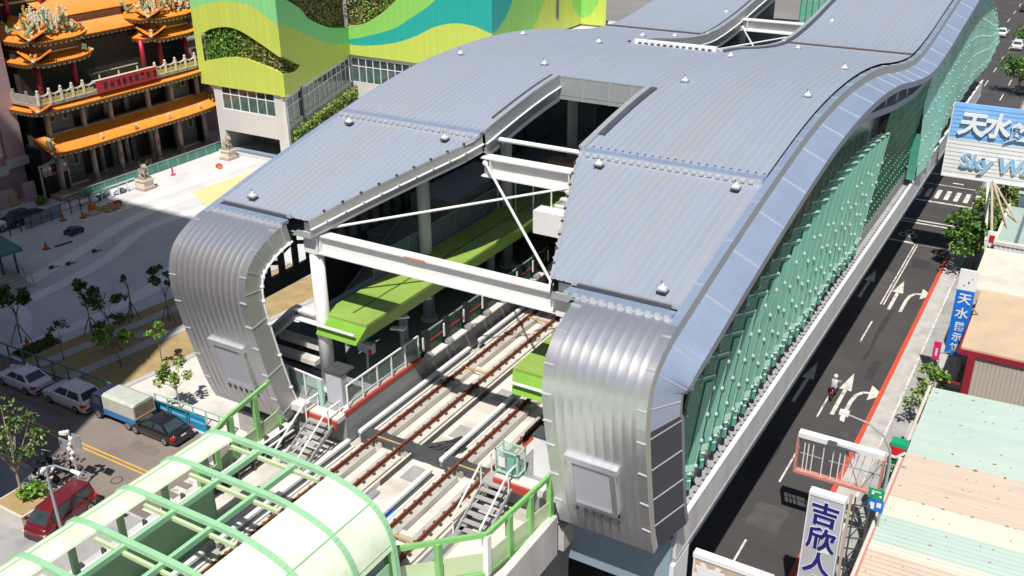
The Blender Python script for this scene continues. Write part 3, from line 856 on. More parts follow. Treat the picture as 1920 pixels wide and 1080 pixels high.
# --- end railings, cabinets and screens on the left platform
mb = MB().m('white_steel')
def rail(mb, pts, h, step=1.2, glass=None, r=.035):
    for a, b in zip(pts, pts[1:]):
        a, b = Vector(a), Vector(b); n = max(1, round((b - a).length / step))
        for i in range(n + 1):
            p = a.lerp(b, i / n); mb.bar(p, p + Vector((0, 0, h)), r * 2, r * 2)
        mb.bar(a + Vector((0, 0, h)), b + Vector((0, 0, h)), r * 2.2, r * 2)
        if glass:
            k = mb.cur; mb.m(glass)
            mb.face([a + Vector((0, 0, .08)), b + Vector((0, 0, .08)), b + Vector((0, 0, h - .08)), a + Vector((0, 0, h - .08))])
            mb.cur = k
rail(mb, [(-33.4, 30.6, 10.95), (-28.6, 30.2, 10.95)], 1.25, 1.3, 'glass_clear')
rail(mb, [(-27.2, 30.3, 10.98), (-27.2, 36.0, 10.98)], 1.25, 1.2, 'glass_clear')
part(mb, 'end_railing')
mb = MB().m('sign_grey').box(-28.5, -27.55, 30.35, 30.75, 10.95, 12.6).m('dark_steel').box(-28.55, -27.5, 30.3, 31.3, 12.6, 12.7)
mb.m('mint_bracket').box(-28.75, -28.5, 30.0, 30.1, 10.2, 12.3)
part(mb, 'equipment_cabinet')
mb = MB().m('deck_pale').box(-33.0, -30.0, 31.3, 31.8, 12.0, 12.25).box(-32.8, -30.2, 31.9, 32.4, 12.5, 12.8).m('dark_steel').box(-33.6, -30, 32.5, 33.6, 10.9, 12.6)
part(mb, 'equipment_cabinet')
mb = MB().m('grey_steel').tube([(-28.1, 33.0, 10.9), (-28.1, 33.0, 12.9)], .06, 6).m('sign_grey').box(-28.6, -27.7, 32.9, 33.2, 12.5, 13.0).m('tail').box(-27.9, -27.7, 32.86, 32.9, 12.5, 12.75)
part(mb, 'signal_box')
mb = MB().m('white_steel').bar((-28.3, 34.6, 13.5), (-27.2, 35.4, 13.6), .1, .1).bar((-28.6, 36.6, 13.5), (-27.4, 37.6, 13.7), .1, .12).bar((-28.0, 34.9, 13.0), (-27.2, 35.0, 13.1), .3, .1)
mb.m('bluegrey', True).tube([(-27.9, 35.6, 10.9), (-27.9, 35.6, 13.4)], .13, 10)
part(mb, 'camera_bracket')
# --- right hand glass side
def gx(z): return -11.75 + (z - 10.6) * .115
for i in range(21):
    y = 32.3 + i * 1.45
    ztop = zr(y) - 4.15
    zb = 11.15 + .25 * math.sin(i * .9)
    part(MB().m('dark_steel').box(-12.05, -11.95, y + .9, y + 1.0, 10.0, zr(y) - 1.2), 'glass_mast')
    # the main glass plane behind
    mb = MB().m('glass_dark').face([(gx(10.3) - .28, y, 10.3), (gx(10.3) - .28, y + 1.43, 10.3), (-10.85, y + 1.43, zr(y + 1.43) - 1.25), (-10.85, y, zr(y) - 1.25)])
    part(mb, 'glass_panel')
    # a slanted fin of glass with white head bar and round fittings
    mb = MB().m('glass_fin')
    a0 = Vector((gx(zb) - .05, y, zb)); a1 = Vector((gx(zb) + .52, y + .92, zb)); b0 = Vector((gx(ztop) - .05, y, ztop)); b1 = Vector((gx(ztop) + .52, y + .92, ztop))
    mb.prism([a0, a1, b1, b0], (.012, -.035, 0))
    mb.m('mint_bracket').bar(a1 + Vector((.02, .0, 0)), b1 + Vector((.02, .0, 0)), .05, .05)
    mb.m('glass_pale').prism([a0.lerp(a1, .62) + Vector((.02, -.05, 0)), a0.lerp(a1, .97) + Vector((.02, -.05, 0)), b0.lerp(b1, .97) + Vector((.02, -.05, -.25)), b0.lerp(b1, .62) + Vector((.02, -.05, -.25))], (.012, -.02, 0))  # pale strip puts the sunlit outer edge into the fin's colour
    mb.m('mint_bracket').bar(b0 + Vector((0, -.05, .02)), b1 + Vector((0, -.05, .02)), .10, .08)
    mb.bar(b0.lerp(b1, .45) + Vector((.02, -.3, -.14)), b0.lerp(b1, .45) + Vector((-.05, .02, .1)), .16, .06)
    for q in range(5):
        z = zb + .55 + q * 1.3 + .3 * (i % 2)
        if z < ztop - .3:
            t = (z - zb) / (ztop - zb)
            mb.m('fitting').ball(a1.lerp(b1, t) + Vector((.05, -.03, 0)), .10, 6, 4).ball(a0.lerp(b0, min(1, t + .06)) + Vector((.06, -.06, 0)), .085, 6, 4)
    mb.m('mint_bracket').bar(a0 + Vector((.05, -.08, .62)), a1 + Vector((.06, -.12, .5)), .10, .30)
    mb.m('glass_fin').tube([a1 + Vector((-.1, -.25, .1)), a1 + Vector((-.1, -.25, -.55))], .13, 6).m('mint_bracket').ball(a1 + Vector((-.08, -.25, .25)), .16, 6, 4, .7).ball(a1 + Vector((-.06, -.28, -.1)), .12, 6, 4, .7)
    part(mb, 'glass_panel')
    mb = MB().m('gutter').prism([(gx(zb) - .35, y + .42, zb), (gx(zb) - .30, y + .85, zb), (-11.45, y + .62, 10.02), (-11.2, y + .35, 10.02), (-11.55, y + .30, 10.4), (-11.4, y - .05, 10.02), (-11.75, y - .02, 10.3)], (-.06, .03, 0)); part(mb, 'fin_shadow_plate')  # dark tooth plates stand in for the fins' shadows on the deck
mb = MB().m('interior').box(-13.6, -13.4, 31.5, 118, 10.9, 18.5); part(mb, 'inner_wall')
# flat clear panels in the middle, frosted scale panels at the far end
for i in range(6):
    y = 62.75 + i * 2.7
    zt = [20.0, 19.7, 19.4, 19.3, 19.4, 19.8, 20.2][i]; zt2 = [19.7, 19.4, 19.3, 19.4, 19.8, 20.2, 20.5][i]
    mb = MB().m('glass_mid').face([(-11.55, y, 10.7), (-11.55, y + 2.66, 10.7), (-10.5, y + 2.66, zt2), (-10.5, y, zt)])
    mb.m('fitting')
    for q in range(4):
        for k in range(9):
            z = 11.2 + k * .95
            if z < zt - .3: mb.ball((-11.5 + (z - 10.7) * .117 - .03, y + .35 + q * .72, z), .045, 5, 3)
    part(mb, 'glass_panel')
mb = MB().m('concrete_light').box(-11.75, -11.62, 62.7, 78, 17.2, 17.9); part(mb, 'inner_band')
mb = MB().m('flashing')
hp = interp([(-10.42, 49, 21.95), (-10.42, 54, 21.6), (-10.42, 59, 20.85), (-10.42, 63.5, 20.15), (-10.42, 70, 19.45), (-10.42, 75, 19.5), (-10.42, 82.5, 20.45)], 5)
mb.grid([[(p.x - .75, p.y, p.z + .12) for p in hp], [(p.x, p.y, p.z) for p in hp]]).m('gutter').grid([[(p.x, p.y, p.z) for p in hp], [(p.x, p.y, p.z - .4) for p in hp]])
for y in (61, 64.5, 68, 72, 76): mb.m('white_steel').box(-10.62, -10.54, y, y + .08, float(np.interp(y, [p.y for p in hp], [p.z for p in hp])), zr(y) - 1.0)
part(mb, 'glass_head_beam')
zbf = lambda y: float(np.interp(y, [78, 84, 89, 97, 104, 116, 123], [10.7, 11.0, 12.3, 12.7, 13.0, 12.2, 13.4]))
ztf = lambda y: float(np.interp(y, [78, 88, 100, 108, 115, 120, 123], [zr(78) - 1.5, zr(88) - 1.35, zr(100) - 1.6, 20.6, 18.6, 16.9, 15.4]))
for i in range(16):
    y, y2 = 79.0 + i * 2.75, 79.0 + i * 2.75 + 2.7
    if zbf(y) > ztf(y) - .5: continue
    n = 5
    mb = MB()
    for q in range(n):
        f = lambda yy, t: lerp(zbf(yy), ztf(yy), t)
        t0, t1 = q / n, (q + 1) / n
        x0_, x1_ = lerp(-10.62, -11.1, t0), lerp(-10.62, -11.1, t1)
        mb.m('glass_scale').face([(x0_, y, f(y, t0)), (x0_ + .28, y2 + .06, f(y2, t0)), (x1_ + .26, y2 + .06, f(y2, t1) + .02), (x1_ - .02, y, f(y, t1) + .02)])
    mb.m('fitting')
    for q in range(n):
        for k in range(3):
            yy = y + .45 + k * .9
            mb.ball((lerp(-10.62, -11.1, (q + .5) / n) + .06 + .09 * k, yy, lerp(zbf(yy), ztf(yy), (q + .5) / n)), .085, 6, 4)
    mb.m('mint_bracket').bar((-11.1, y, ztf(y)), (-10.8, y + 2.3, ztf(y + 2.3)), .08, .16)
    part(mb, 'glass_panel')
part(MB().m('glass_fin').box(-11.3, -10.7, 78.6, 78.9, 10.6, 14.2), 'glass_panel')

mb = MB().m('glass_pale')
for i in range(9): mb.box(-25.6, -21.6, 96.0, 96.05, 15.2 + i * .8, 15.9 + i * .8)
mb.m('sign_green')
for i in range(8): mb.box(-25.6 + i * .55, -25.5 + i * .55, 95.96, 95.99, 15.0, 22.4)
part(mb, 'green_netting')

# ================================================================== THE VIADUCT AND ITS TWO TRACKS
VD = thing('rail_viaduct', 'concrete viaduct deck carrying two tracks into the front of the station', 'viaduct', (X0, 10, 0))
mb = MB().m('concrete').box(-30.0, -15.6, -25, 29.59, 8.2, 9.2); mb.m('concrete').box(-27, -18.6, -25, 29.4, 6.6, 8.19)
mb.build('deck_slab', VD)
mb = MB().m('parapet')
for s in (-1, 1):
    a, b = sorted((X0 + s * 7.0, X0 + s * 7.35)); mb.box(a, b, -25, 29.3, 8.0, 10.0)
mb.build('parapet', VD)
for y in (-12, 14): MB().m('concrete').box(-24.2, -21.4, y - 1.2, y + 1.2, -.05, 6.6).build('pier', VD)
mb = MB().m('deck_pale').box(X0 - .95, X0 + .95, -25, 45, 9.2, 9.32)
for i in range(22): mb.m(['concrete_light', 'pavement_grey', 'deck_pale'][i * 7 % 3]).box(X0 - .8 + .3 * (i % 3), X0 + .2 + .3 * (i % 2), 12 + i * 1.3, 13.1 + i * 1.3, 9.322, 9.345 + .002 * (i % 3))
mb.build('walkway', VD)
mb = MB().m('deck_pale').box(X0 - 6.9, X0 - 4.5, -25, 29, 9.2, 9.34).box(X0 + 4.3, X0 + 6.9, -25, 29, 9.2, 9.34)
mb.m('concrete').box(X0 - 5.4, X0 - 5.0, -25, 28, 9.345, 9.55)
mb.build('side_walkway', VD)
for s in (-1, 1):
    xt = X0 + s * 2.3
    T = thing('railway_track', 'railway track of rusty rails ' + ('next to the long row of grey platform gates' if s < 0 else 'running in behind the curled end beside the road'), 'track', (xt, 10, 9.2))
    for sx in (-.76, .76):
        mb = MB().m('rust').box(xt + sx - .07, xt + sx + .07, -25, 118, 9.62, 9.66).box(xt + sx - .02, xt + sx + .02, -25, 118, 9.66, 9.76).box(xt + sx - .045, xt + sx + .045, -25, 118, 9.76, 9.82)
        mb.m('dark_steel')
        for i in range(80):
            y = 8 + i * .72
            for d in (-.16, .16): mb.box(xt + sx + d - .05, xt + sx + d + .05, y, y + .12, 9.605, 9.70)
        mb.build('rail', T)
        mb = MB()
        y = -8.0; k = 0
        while y < 75:
            L = 6.4 if y > 8 else 16
            mb.m('concrete_light').box(xt + sx - .42, xt + sx + .42, y, y + L - .45, 9.2, 9.60)
            mb.m('concrete').box(xt + sx + (.12 if sx < 0 else -.42), xt + sx + (.42 if sx < 0 else -.12), y + .02, y + L - .5, 9.6, 9.63)
            y += L; k += 1
        mb.build('plinth', T)
    mb = MB().m('deck_pale').box(xt - .30, xt + .30, -25, 75, 9.2, 9.36); mb.build('track_trough', T)
    for y in (14.2, 19.0, 25.2, 30.6, 38.2, 45):
        mb = MB().m('timber').box(xt - .8, xt + .8, y, y + .07, 9.66, 9.72).m('concrete_light').box(xt - .33, xt + .33, y + .35, y + .6, 9.37, 9.6)
        mb.build('gauge_bar', T)
    # covered power rail beside the track
    e = xt + (-1.62 if s < 0 else -1.55)
    mb = MB()
    for a, b in ((10, 20.5), (21.2, 29.6), (30.4, 40.0), (41, 56)):
        mb.m('white_steel').box(e - .10, e + .10, a, b, 9.72, 9.86).m('grey_steel').box(e - .06, e + .06, a, b, 9.45, 9.719)
        mb.m('white_steel').box(e + .22, e + .32, a + .2, b, 9.5, 9.58)
        for q in np.arange(a + .5, b, 2.4): mb.m('dark_steel').box(e - .12, e + .12, q, q + .1, 9.2, 9.46)
    mb.build('power_rail', T)
    e = xt + 1.35
    mb = MB().m('concrete_light').box(e - .06, e + .06, 8, 44, 9.2, 9.62).m('grey_steel').box(e + .1, e + .42, 8, 27.5, 9.2, 9.5)
    mb.m('dark_steel').box(e + .06, e + .10, 28, 44, 9.2, 9.6)
    mb.build('cable_trough', T)
g = MB().m('dark_steel').box(X0 - 3.9, X0 + 3.6, 30.4, 31.1, 9.2, 9.68); g.m('cable')
for k in range(14): g.tube([(X0 - .9 + random.uniform(-.3, .3) + k * .13, 31.2, 9.5), (X0 - .2 + k * .1, 31.9 + random.uniform(-.6, .6), 9.62), (X0 + .2 + k * .07, 32.8 + random.uniform(-.5, .5), 9.42)], .05, 5)
tag(g.build('cable_bundle'), 'black cables bunched between the tracks just before the platform ends', 'cables')
g = MB().m('sign_blue').box(-21.95, -21.55, 26.15, 26.75, 9.33, 9.55); tag(g.build('blue_box'), 'small bright blue box lying between the two tracks', 'box')
g = MB().m('orange').box(X0 - 1.05, X0 - .62, 25.3, 26.3, 9.33, 9.66); tag(g.build('orange_marker'), 'orange painted cover beside the left track', 'track cover')
# steel stairs from the platform ends to the track bed
def stairs(xc, label):
    T = thing('metal_stairs', label, 'stairs', (xc, 28.2, 9.2))
    n = 7
    mb = MB().m('pavement_grey').box(xc - .75, xc + .75, 29.0, 29.9, 10.55, 10.65); mb.build('landing', T)
    for i in range(n):
        y = 28.95 - i * .33; z = 10.45 - i * .19
        mb = MB().m('pavement_grey').box(xc - .62, xc + .62, y - .24, y, z - .04, z); mb.build('tread', T)
    for s in (-.68, .68):
        mb = MB().m('grey_steel').bar((xc + s, 29.1, 10.5), (xc + s, 26.6, 9.15), .06, .2); mb.build('stringer', T)
        mb = MB().m('white_steel').tube([(xc + s, 29.9, 11.6), (xc + s, 29.0, 11.6), (xc + s, 26.7, 10.2)], .045, 6)
        for q in ((29.85, 11.6, 10.5), (29.0, 11.6, 10.5), (26.8, 10.25, 9.2)): mb.tube([(xc + s, q[0], q[1]), (xc + s, q[0], q[2])], .035, 6)
        mb.build('handrail', T)
    return T
stairs(-28.0, 'steel stairs with white handrails leading off the left platform end')
stairs(-18.3, 'steel stairs below the green glass box, by the right platform end')
T = thing('glass_cabinet', 'square green glass box with white frame standing over the right stairs', 'cabinet', (-18.0, 29.6, 10.9))
MB().m('glass_clear').box(-18.5, -17.5, 29.5, 30.1, 11.15, 12.15).m('glass_fin').box(-18.35, -17.65, 29.9, 30.0, 11.2, 11.9).build('glazed_case', T)
mb = MB().m('mint_bracket')
for x in (-18.55, -17.5):
    for y in (29.45, 30.1): mb.box(x, x + .06, y, y + .06, 10.9, 12.2)
for z in (11.1, 12.15): mb.box(-18.55, -17.44, 29.45, 29.51, z, z + .06).box(-18.55, -17.44, 30.1, 30.16, z, z + .06).box(-18.55, -18.49, 29.45, 30.16, z, z + .06).box(-17.5, -17.44, 29.45, 30.16, z, z + .06)
mb.m('sign_white').box(-18.4, -18.05, 29.44, 29.449, 11.4, 11.9)
mb.m('glass_pale').box(-17.95, -17.6, 29.44, 29.449, 11.25, 12.0)
mb.build('frame', T)
mb = MB().m('sign_white').box(-17.1, -16.2, 30.2, 30.9, 10.9, 12.9).m('glass_fin').box(-16.18, -15.75, 30.2, 30.9, 10.9, 12.9).m('dark_steel').box(-17.15, -16.15, 30.15, 30.95, 12.9, 12.98)
tag(mb.build('equipment_locker'), 'white equipment locker with glass side beside the right curled end', 'locker')
# pipe racks along the left walkway
mb = MB().m('dark_steel')
for k in range(4): mb.tube([(X0 - 6.6, -10, 9.5 + k * .26), (X0 - 6.6, 29.0, 9.5 + k * .26)], .07, 6)
for i in range(26): mb.box(X0 - 6.72, X0 - 6.5, 4 + i * 1.0, 4.1 + i * 1.0, 9.34, 10.6)
mb.m('white_steel').tube([(X0 - 6.45, 14, 10.45), (X0 - 6.45, 28.6, 10.45)], .05, 6).tube([(X0 - 6.45, 20, 10.15), (X0 - 6.45, 28.6, 10.1)], .05, 6)
tag(mb.build('cable_rack'), 'rack of dark cables along the inside of the left viaduct parapet', 'cable rack')

# ================================================================== THE GREEN NOISE TUNNEL OVER THE TRACKS
TN = thing('noise_tunnel', 'mint green arched noise tunnel with open roof over the tracks', 'noise barrier', (X0, 12, 9.2))
TX = X0 - .2
TPROF = [(-4.85, 9.9), (-4.87, 12.3), (-4.78, 13.55), (-4.42, 14.2), (-3.75, 14.42), (-2.95, 14.48), (-1.4, 14.5), (0, 14.52), (1.4, 14.5), (2.2, 14.38), (3.1, 14.15), (3.85, 13.75), (4.35, 13.1), (4.6, 12.2), (4.7, 11.0), (4.72, 9.9)]
TP = interp([(a, b, 0) for a, b in TPROF], 4)
for k in range(11):
    y = 22.2 - 2.1 * k
    mb = MB().m('tunnel_green')
    for a, b in zip(TP, TP[1:]):
        dx, dz = b.x - a.x, b.y - a.y; L = math.hypot(dx, dz); nx, nz = -dz / L * .11, dx / L * .11
        mb.prism([(TX + a.x - nx, y - .11, a.y - nz), (TX + b.x - nx, y - .11, b.y - nz), (TX + b.x + nx * .7, y - .11, b.y + nz * .7), (TX + a.x + nx * .7, y - .11, a.y + nz * .7)], (0, .22, 0))
    mb.m('fence_panel').box(TX - 2.9, TX + 1.5, y - .27, y - .15, 14.12, 14.26)
    mb.build('rib', TN)
    if k == 10: break
    for lo, hi, lab in ((2, 5, 'l'), (8.5, 13, 'r')):
        i0, i1 = int(lo * 4), int(hi * 4)
        seg = TP[i0:i1 + 1]
        mb = MB().m('tunnel_mint')
        out = [[(TX + p.x, yy, p.y) for p in seg] for yy in (y - 2.0, y - .1)]
        inn = [[(TX + p.x * .985, yy, p.y - .08) for p in seg] for yy in (y - 2.0, y - .1)]
        low = 12
        mb.m('tunnel_mint', True).grid(out).grid(inn)
        mb.m('tunnel_mint').mesh([out[0][-1], out[1][-1], inn[1][-1], inn[0][-1], out[0][0], out[1][0], inn[1][0], inn[0][0]], [(0, 1, 2, 3), (4, 5, 6, 7)])
        p = seg[7 if lab == 'l' else 9]
        mb.m('tunnel_green').bar((TX + p.x, y - 2.0, p.y + .01), (TX + p.x, y - .1, p.y + .01), .05, .05)
        if lab == 'r':
            p = seg[17]; mb.bar((TX + p.x, y - 2.0, p.y), (TX + p.x, y - .1, p.y), .04, .04)
        mb.build('roof_panel', TN)
for px in (-1.55, .25):
    mb = MB().m('tunnel_green').bar((TX + px, 1, 14.33), (TX + px, 22.1, 14.33), .16, .22); mb.build('purlin', TN)
mb = MB().m('tunnel_green')
for s in (-4.55, 4.45): mb.box(TX + s - .05, TX + s + .05, 1, 22, 9.3, 11.6)
mb.build('side_wall', TN)
# flared green fences joining the tunnel to the station
def fence(name_label, pts, mid):
    T = thing('barrier_fence', name_label, 'fence', (pts[0][0], pts[0][1], 9.6))
    for (a, b) in zip(pts, pts[1:]):
        L = math.dist(a[:2], b[:2]); n = max(1, round(L / 1.55))
        mb = MB().m('fence_green').bar((a[0], a[1], a[2]), (b[0], b[1], b[2]), .14, .2); mb.build('top_rail', T)
        for i in range(n + (b is pts[-1])):
            t = i / n
            x, y, z = lerp(a[0], b[0], t), lerp(a[1], b[1], t), lerp(a[2], b[2], t)
            w = 'white_steel' if (i == 0 and a is not pts[0] and mid) else 'fence_green'
            mb = MB().m(w).box(x - .11, x + .11, y - .13, y + .13, 9.7, z - .05); mb.build('post', T)
        mb = MB().m('fence_panel')
        for i in range(n):
            t0, t1 = (i + .1) / n, (i + .9) / n
            p = lambda t, z: (lerp(a[0], b[0], t), lerp(a[1], b[1], t), z)
            mb.prism([p(t0, 9.85), p(t1, 9.85), p(t1, 10.75), p(t0, 10.75)], (.04, .04, 0))
        mb.m('fence_green').bar((a[0], a[1], 9.75), (b[0], b[1], 9.75), .14, .14)
        mb.build('panel', T)
fence('bent green fence with pale panels from the tunnel to the right curled end', [(-19.0, 22.6, 11.6), (-16.3, 25.2, 11.6), (-15.75, 29.2, 12.0)], True)
fence('tall green fence of pale panels between the tunnel and the left curled end', [(-29.3, 23.0, 12.2), (-30.0, 25.6, 12.3), (-30.35, 29.0, 12.5)], False)

# ================================================================== FOLIAGE HELPERS
def leaves(mb, c, r, n, size, keys, flat=.75, seed=0):
    rr = random.Random(seed)
    for _ in range(n):
        while True:
            v = Vector((rr.uniform(-1, 1), rr.uniform(-1, 1), rr.uniform(-1, 1)))
            if .15 < v.length < 1: break
        p = Vector(c) + Vector((v.x * r, v.y * r, v.z * r * flat))
        s = size * rr.uniform(.6, 1.4)
        a = Vector((rr.gauss(0, 1), rr.gauss(0, 1), rr.gauss(0, .7))).normalized()
        b = a.cross(Vector((rr.gauss(0, 1), rr.gauss(0, 1), rr.gauss(0, 1)))).normalized()
        mb.m(rr.choice(keys))
        mb.face([p - a * s, p + b * s * .5, p + a * s, p - b * s * .5])
def tree(name, label, base, h, r, clumps, keys, seed, trunk=.12, group=None, props=False, bark='bark', leaf=.17, dens=60, squash=.7, low=.45, cat='tree'):
    rr = random.Random(seed)
    T = thing(name, label, cat, base, group)
    bx, by, bz = base
    tops = []
    mb = MB().m(bark)
    mid = Vector((bx + rr.uniform(-.1, .1), by + rr.uniform(-.1, .1), bz + h * low))
    mb.tube([(bx, by, bz - .05), mid], [trunk, trunk * .7], 7)
    for i in range(clumps):
        a = rr.uniform(0, 6.28); q = rr.uniform(.25, 1) ** .6
        p = Vector((bx + r * q * math.cos(a), by + r * q * math.sin(a), bz + h * (low + .12 + (1 - low - .2) * rr.uniform(0.05, 1) * (1.15 - .45 * q))))
        tops.append(p)
        m1 = mid.lerp(p, .5) + Vector((0, 0, .12 * h * rr.uniform(-.3, .6)))
        mb.tube([mid - Vector((0, 0, h * .1 * rr.random())), m1, p], [trunk * .5, trunk * .3, trunk * .12], 5)
    if props:
        for k in range(3):
            a = k * 2.09 + rr.random(); mb.m('bark').tube([(bx + .75 * math.cos(a), by + .75 * math.sin(a), bz), (bx + .08 * math.cos(a), by + .08 * math.sin(a), bz + 1.5)], .045, 5)
    mb.build('trunk', T)
    mb = MB()
    for i, p in enumerate(tops):
        leaves(mb, p, r * rr.uniform(.28, .5), int(dens * rr.uniform(.7, 1.3)), leaf, keys, squash, seed * 100 + i)
    mb.build('crown', T)
    return T
def bush(label, base, r, keys, seed, n=260, name='bush', leaf=.14):
    T = thing(name, label, 'bush', base)
    mb = MB().m('bark')
    for k in range(4): mb.tube([base, (base[0] + .4 * r * math.cos(k * 1.7), base[1] + .4 * r * math.sin(k * 1.7), base[2] + r * .7)], .03, 5)
    mb.build('stem', T)
    mb = MB(); rr = random.Random(seed)
    for k in range(5): leaves(mb, (base[0] + rr.uniform(-.5, .5) * r, base[1] + rr.uniform(-.5, .5) * r, base[2] + r * rr.uniform(.5, .9)), r * .6, n // 5, leaf, keys, .8, seed * 9 + k)
    mb.build('leaves', T)

# ================================================================== THE GREEN LEISURE BUILDING
GB = thing('wave_clad_building', 'building clad in lime, green and teal waves with planted openings', 'building', (-75, 95, 0))
class Face:
    def __init__(s, p0, d):
        s.p0 = Vector((p0[0], p0[1], 0)); s.d = Vector((d[0], d[1], 0)).normalized(); s.n = Vector((s.d.y, -s.d.x, 0))
    def at(s, u, z, o=0): return s.p0 + s.d * u + s.n * o + Vector((0, 0, z))
FA, FB, FC, FD, FE = Face((-90, 81.5), (1, 0)), Face((-78.4, 81.5), (-7.8, 21)), Face((-86.4, 102.6), (1, 0)), Face((-64, 102.6), (0, 1)), Face((-64, 126), (1, 0))
def curve(pts): 
    P = interp([(a, b, 0) for a, b in pts], 6); xs = [p.x for p in P]; ys = [p.y for p in P]
    return lambda u: float(np.interp(u, xs, ys))
TOP = 22.0
def layered(F, u0, u1, layers, n=60, o=.3, holes=None):
    """stack of colours: layers = [(key, lower curve, upper curve)], drawn as strips on the cladding plane"""
    mb = MB()
    for key, lo, hi in layers:
        mb.m(key)
        for i in range(n):
            a, b = lerp(u0, u1, i / n), lerp(u0, u1, (i + 1) / n)
            la, lb, ha, hb = lo(a), lo(b), hi(a), hi(b)
            if ha - la < .005 and hb - lb < .005: continue
            cuts = [[(a, la), (b, lb), (b, max(lb, hb)), (a, max(la, ha))]]
            if holes:
                for hl, hu, h0, h1 in holes:
                    m = (a + b) / 2
                    if h0 < m < h1:
                        nc = []
                        for q in cuts:
                            nc.append([q[0], q[1], (b, min(q[2][1], max(hl(b), q[1][1]))), (a, min(q[3][1], max(hl(a), q[0][1])))])
                            nc.append([(a, max(q[0][1], min(hu(a), q[3][1]))), (b, max(q[1][1], min(hu(b), q[2][1]))), q[2], q[3]])
                        cuts = nc
            for q in cuts:
                if abs(q[3][1] - q[0][1]) < .004 and abs(q[2][1] - q[1][1]) < .004: continue
                mb.face([F.at(u, z, o) for u, z in q])
    mb.m('clad_lime')
    lo = layers[0][1]
    for i in range(n):
        a, b = lerp(u0, u1, i / n), lerp(u0, u1, (i + 1) / n)
        mb.face([F.at(a, lo(a), o), F.at(b, lo(b), o), F.at(b, lo(b), -.3), F.at(a, lo(a), -.3)])
    ob = mb.build('cladding', GB)
    return ob
k = lambda v: (lambda u: v)
# planted opening over the left face: lower and upper outline
h1l = curve([(.0, 11.1), (2.84, 11.72), (5.41, 12.04), (7.83, 11.81), (9.79, 11.42), (11.7, 11.0)])
h1u = curve([(.0, 14.2), (1.74, 14.95), (4.33, 15.35), (6.33, 15.06), (8.98, 14.01), (11.7, 12.75)])
c1a = curve([(-.6, 17.1), (2.5, 17.9), (5.07, 18.2), (8.26, 18.0), (10.2, 17.1), (11.7, 16.3)])
layered(FA, -1.2, 12.03, [('clad_lime', k(8.35), c1a), ('clad_pale', c1a, k(TOP))], holes=[(h1l, h1u, -.1, 12.1)])
h1bl = curve([(-.1, 10.95), (1.5, 10.6), (3.2, 10.45), (4.7, 10.75)])
h1bu = curve([(-.1, 12.75), (1.2, 12.3), (3.2, 11.4), (4.7, 10.78)])
c1b = curve([(-.1, 16.3), (1.98, 15.68), (6.99, 13.91), (12.31, 11.95), (17, 10.7), (22.4, 9.8)])
c2b = curve([(-.1, 19.5), (3.4, 18.1), (6.6, 16.7), (8.73, 15.3), (14.5, 13.3), (20.2, 12.16), (22.4, 11.85)])
layered(FB, -.43, 22.09, [('clad_lime', k(8.35), c1b), ('clad_pale', c1b, k(TOP))], n=80, holes=[(h1bl, h1bu, -.5, 4.7), (c2b, k(TOP - .6), -.2, 23)])
tu = curve([(0, 10.2), (3.5, 11.01), (7.91, 12.35), (10.76, 13.92), (13.62, 15.63), (16, 17.6), (19, 19.8), (22.4, 21.9)])
tl = curve([(0, 9.65), (3.39, 9.76), (7.77, 10.52), (11.2, 11.65), (14.29, 13.1), (17.17, 13.8), (19.81, 13.77), (21.33, 13.4), (22.4, 13.08)])
p2 = curve([(0, 11.95), (2.76, 12.44), (5.46, 13.68), (8.58, 15.9), (10, 17.3), (11, 18.5)])
layered(FC, .6, 22.7, [('clad_lime', k(8.35), tl), ('clad_teal', tl, tu), ('clad_green', tu, k(TOP))], n=80, holes=[(p2, k(TOP - .6), -.2, 11)])
dg = curve([(0, 13.1), (1.5, 13.6), (3.0, 14.6), (4.2, 15.8), (5.2, 17.4), (7, 21), (8, 22)])
dy = curve([(0, 8), (5, 9), (7.5, 10.5), (9.5, 12), (11.5, 13.8), (13, 15.2), (16, 18), (20, 21), (23.4, 22)])
dh = curve([(0, 22), (19, 22), (19.9, 14.2), (20.85, 12.9), (22.2, 11.8), (23.4, 11.3)])
# face D: lime below, then green, then teal towards the corner
mbD = MB()
def dcol(u, z):
    if z > dg(u) and u < 8: return 'clad_teal'
    if z > dy(u): return 'clad_green'
    if u > 19 and z > dh(u): return 'clad_green'
    return 'clad_lime'
nu = 90
for i in range(nu):
    a, b = lerp(-.3, 23.1, i / nu), lerp(-.3, 23.1, (i + 1) / nu)
    m_ = (a + b) / 2
    zs = sorted({10.5, TOP} | {min(TOP, max(10.5, c(m_))) for c in (dg, dy, dh)})
    for z0, z1 in zip(zs, zs[1:]):
        mbD.m(dcol(m_, (z0 + z1) / 2)); mbD.face([FD.at(a, z0, .3), FD.at(b, z0, .3), FD.at(b, z1, .3), FD.at(a, z1, .3)])
mbD.build('cladding', GB)
eh = curve([(-.1, 11.2), (.62, 11.3), (1.85, 11.9), (2.5, 12.9), (2.9, 14.0), (3.1, 22)])
layered(FE, .3, 4.1, [('clad_lime', k(10.5), lambda u: eh(u) if u < 3.05 else TOP), ('clad_green', lambda u: eh(u) if u < 3.05 else TOP, k(TOP))], n=24)
mb = MB().m('pane_green').prism([FD.at(15.8, 12.3, .31), FD.at(16.4, 12.3, .31), FD.at(16.4, 18, .31), FD.at(15.8, 18, .31)], (.05, 0, 0))
mb.m('sheet_cream').prism([FD.at(16.4, 12.1, .31), FD.at(16.6, 12.1, .31), FD.at(16.6, 18, .31), FD.at(16.4, 18, .31)], (.06, 0, 0)); mb.build('slit_window', GB)
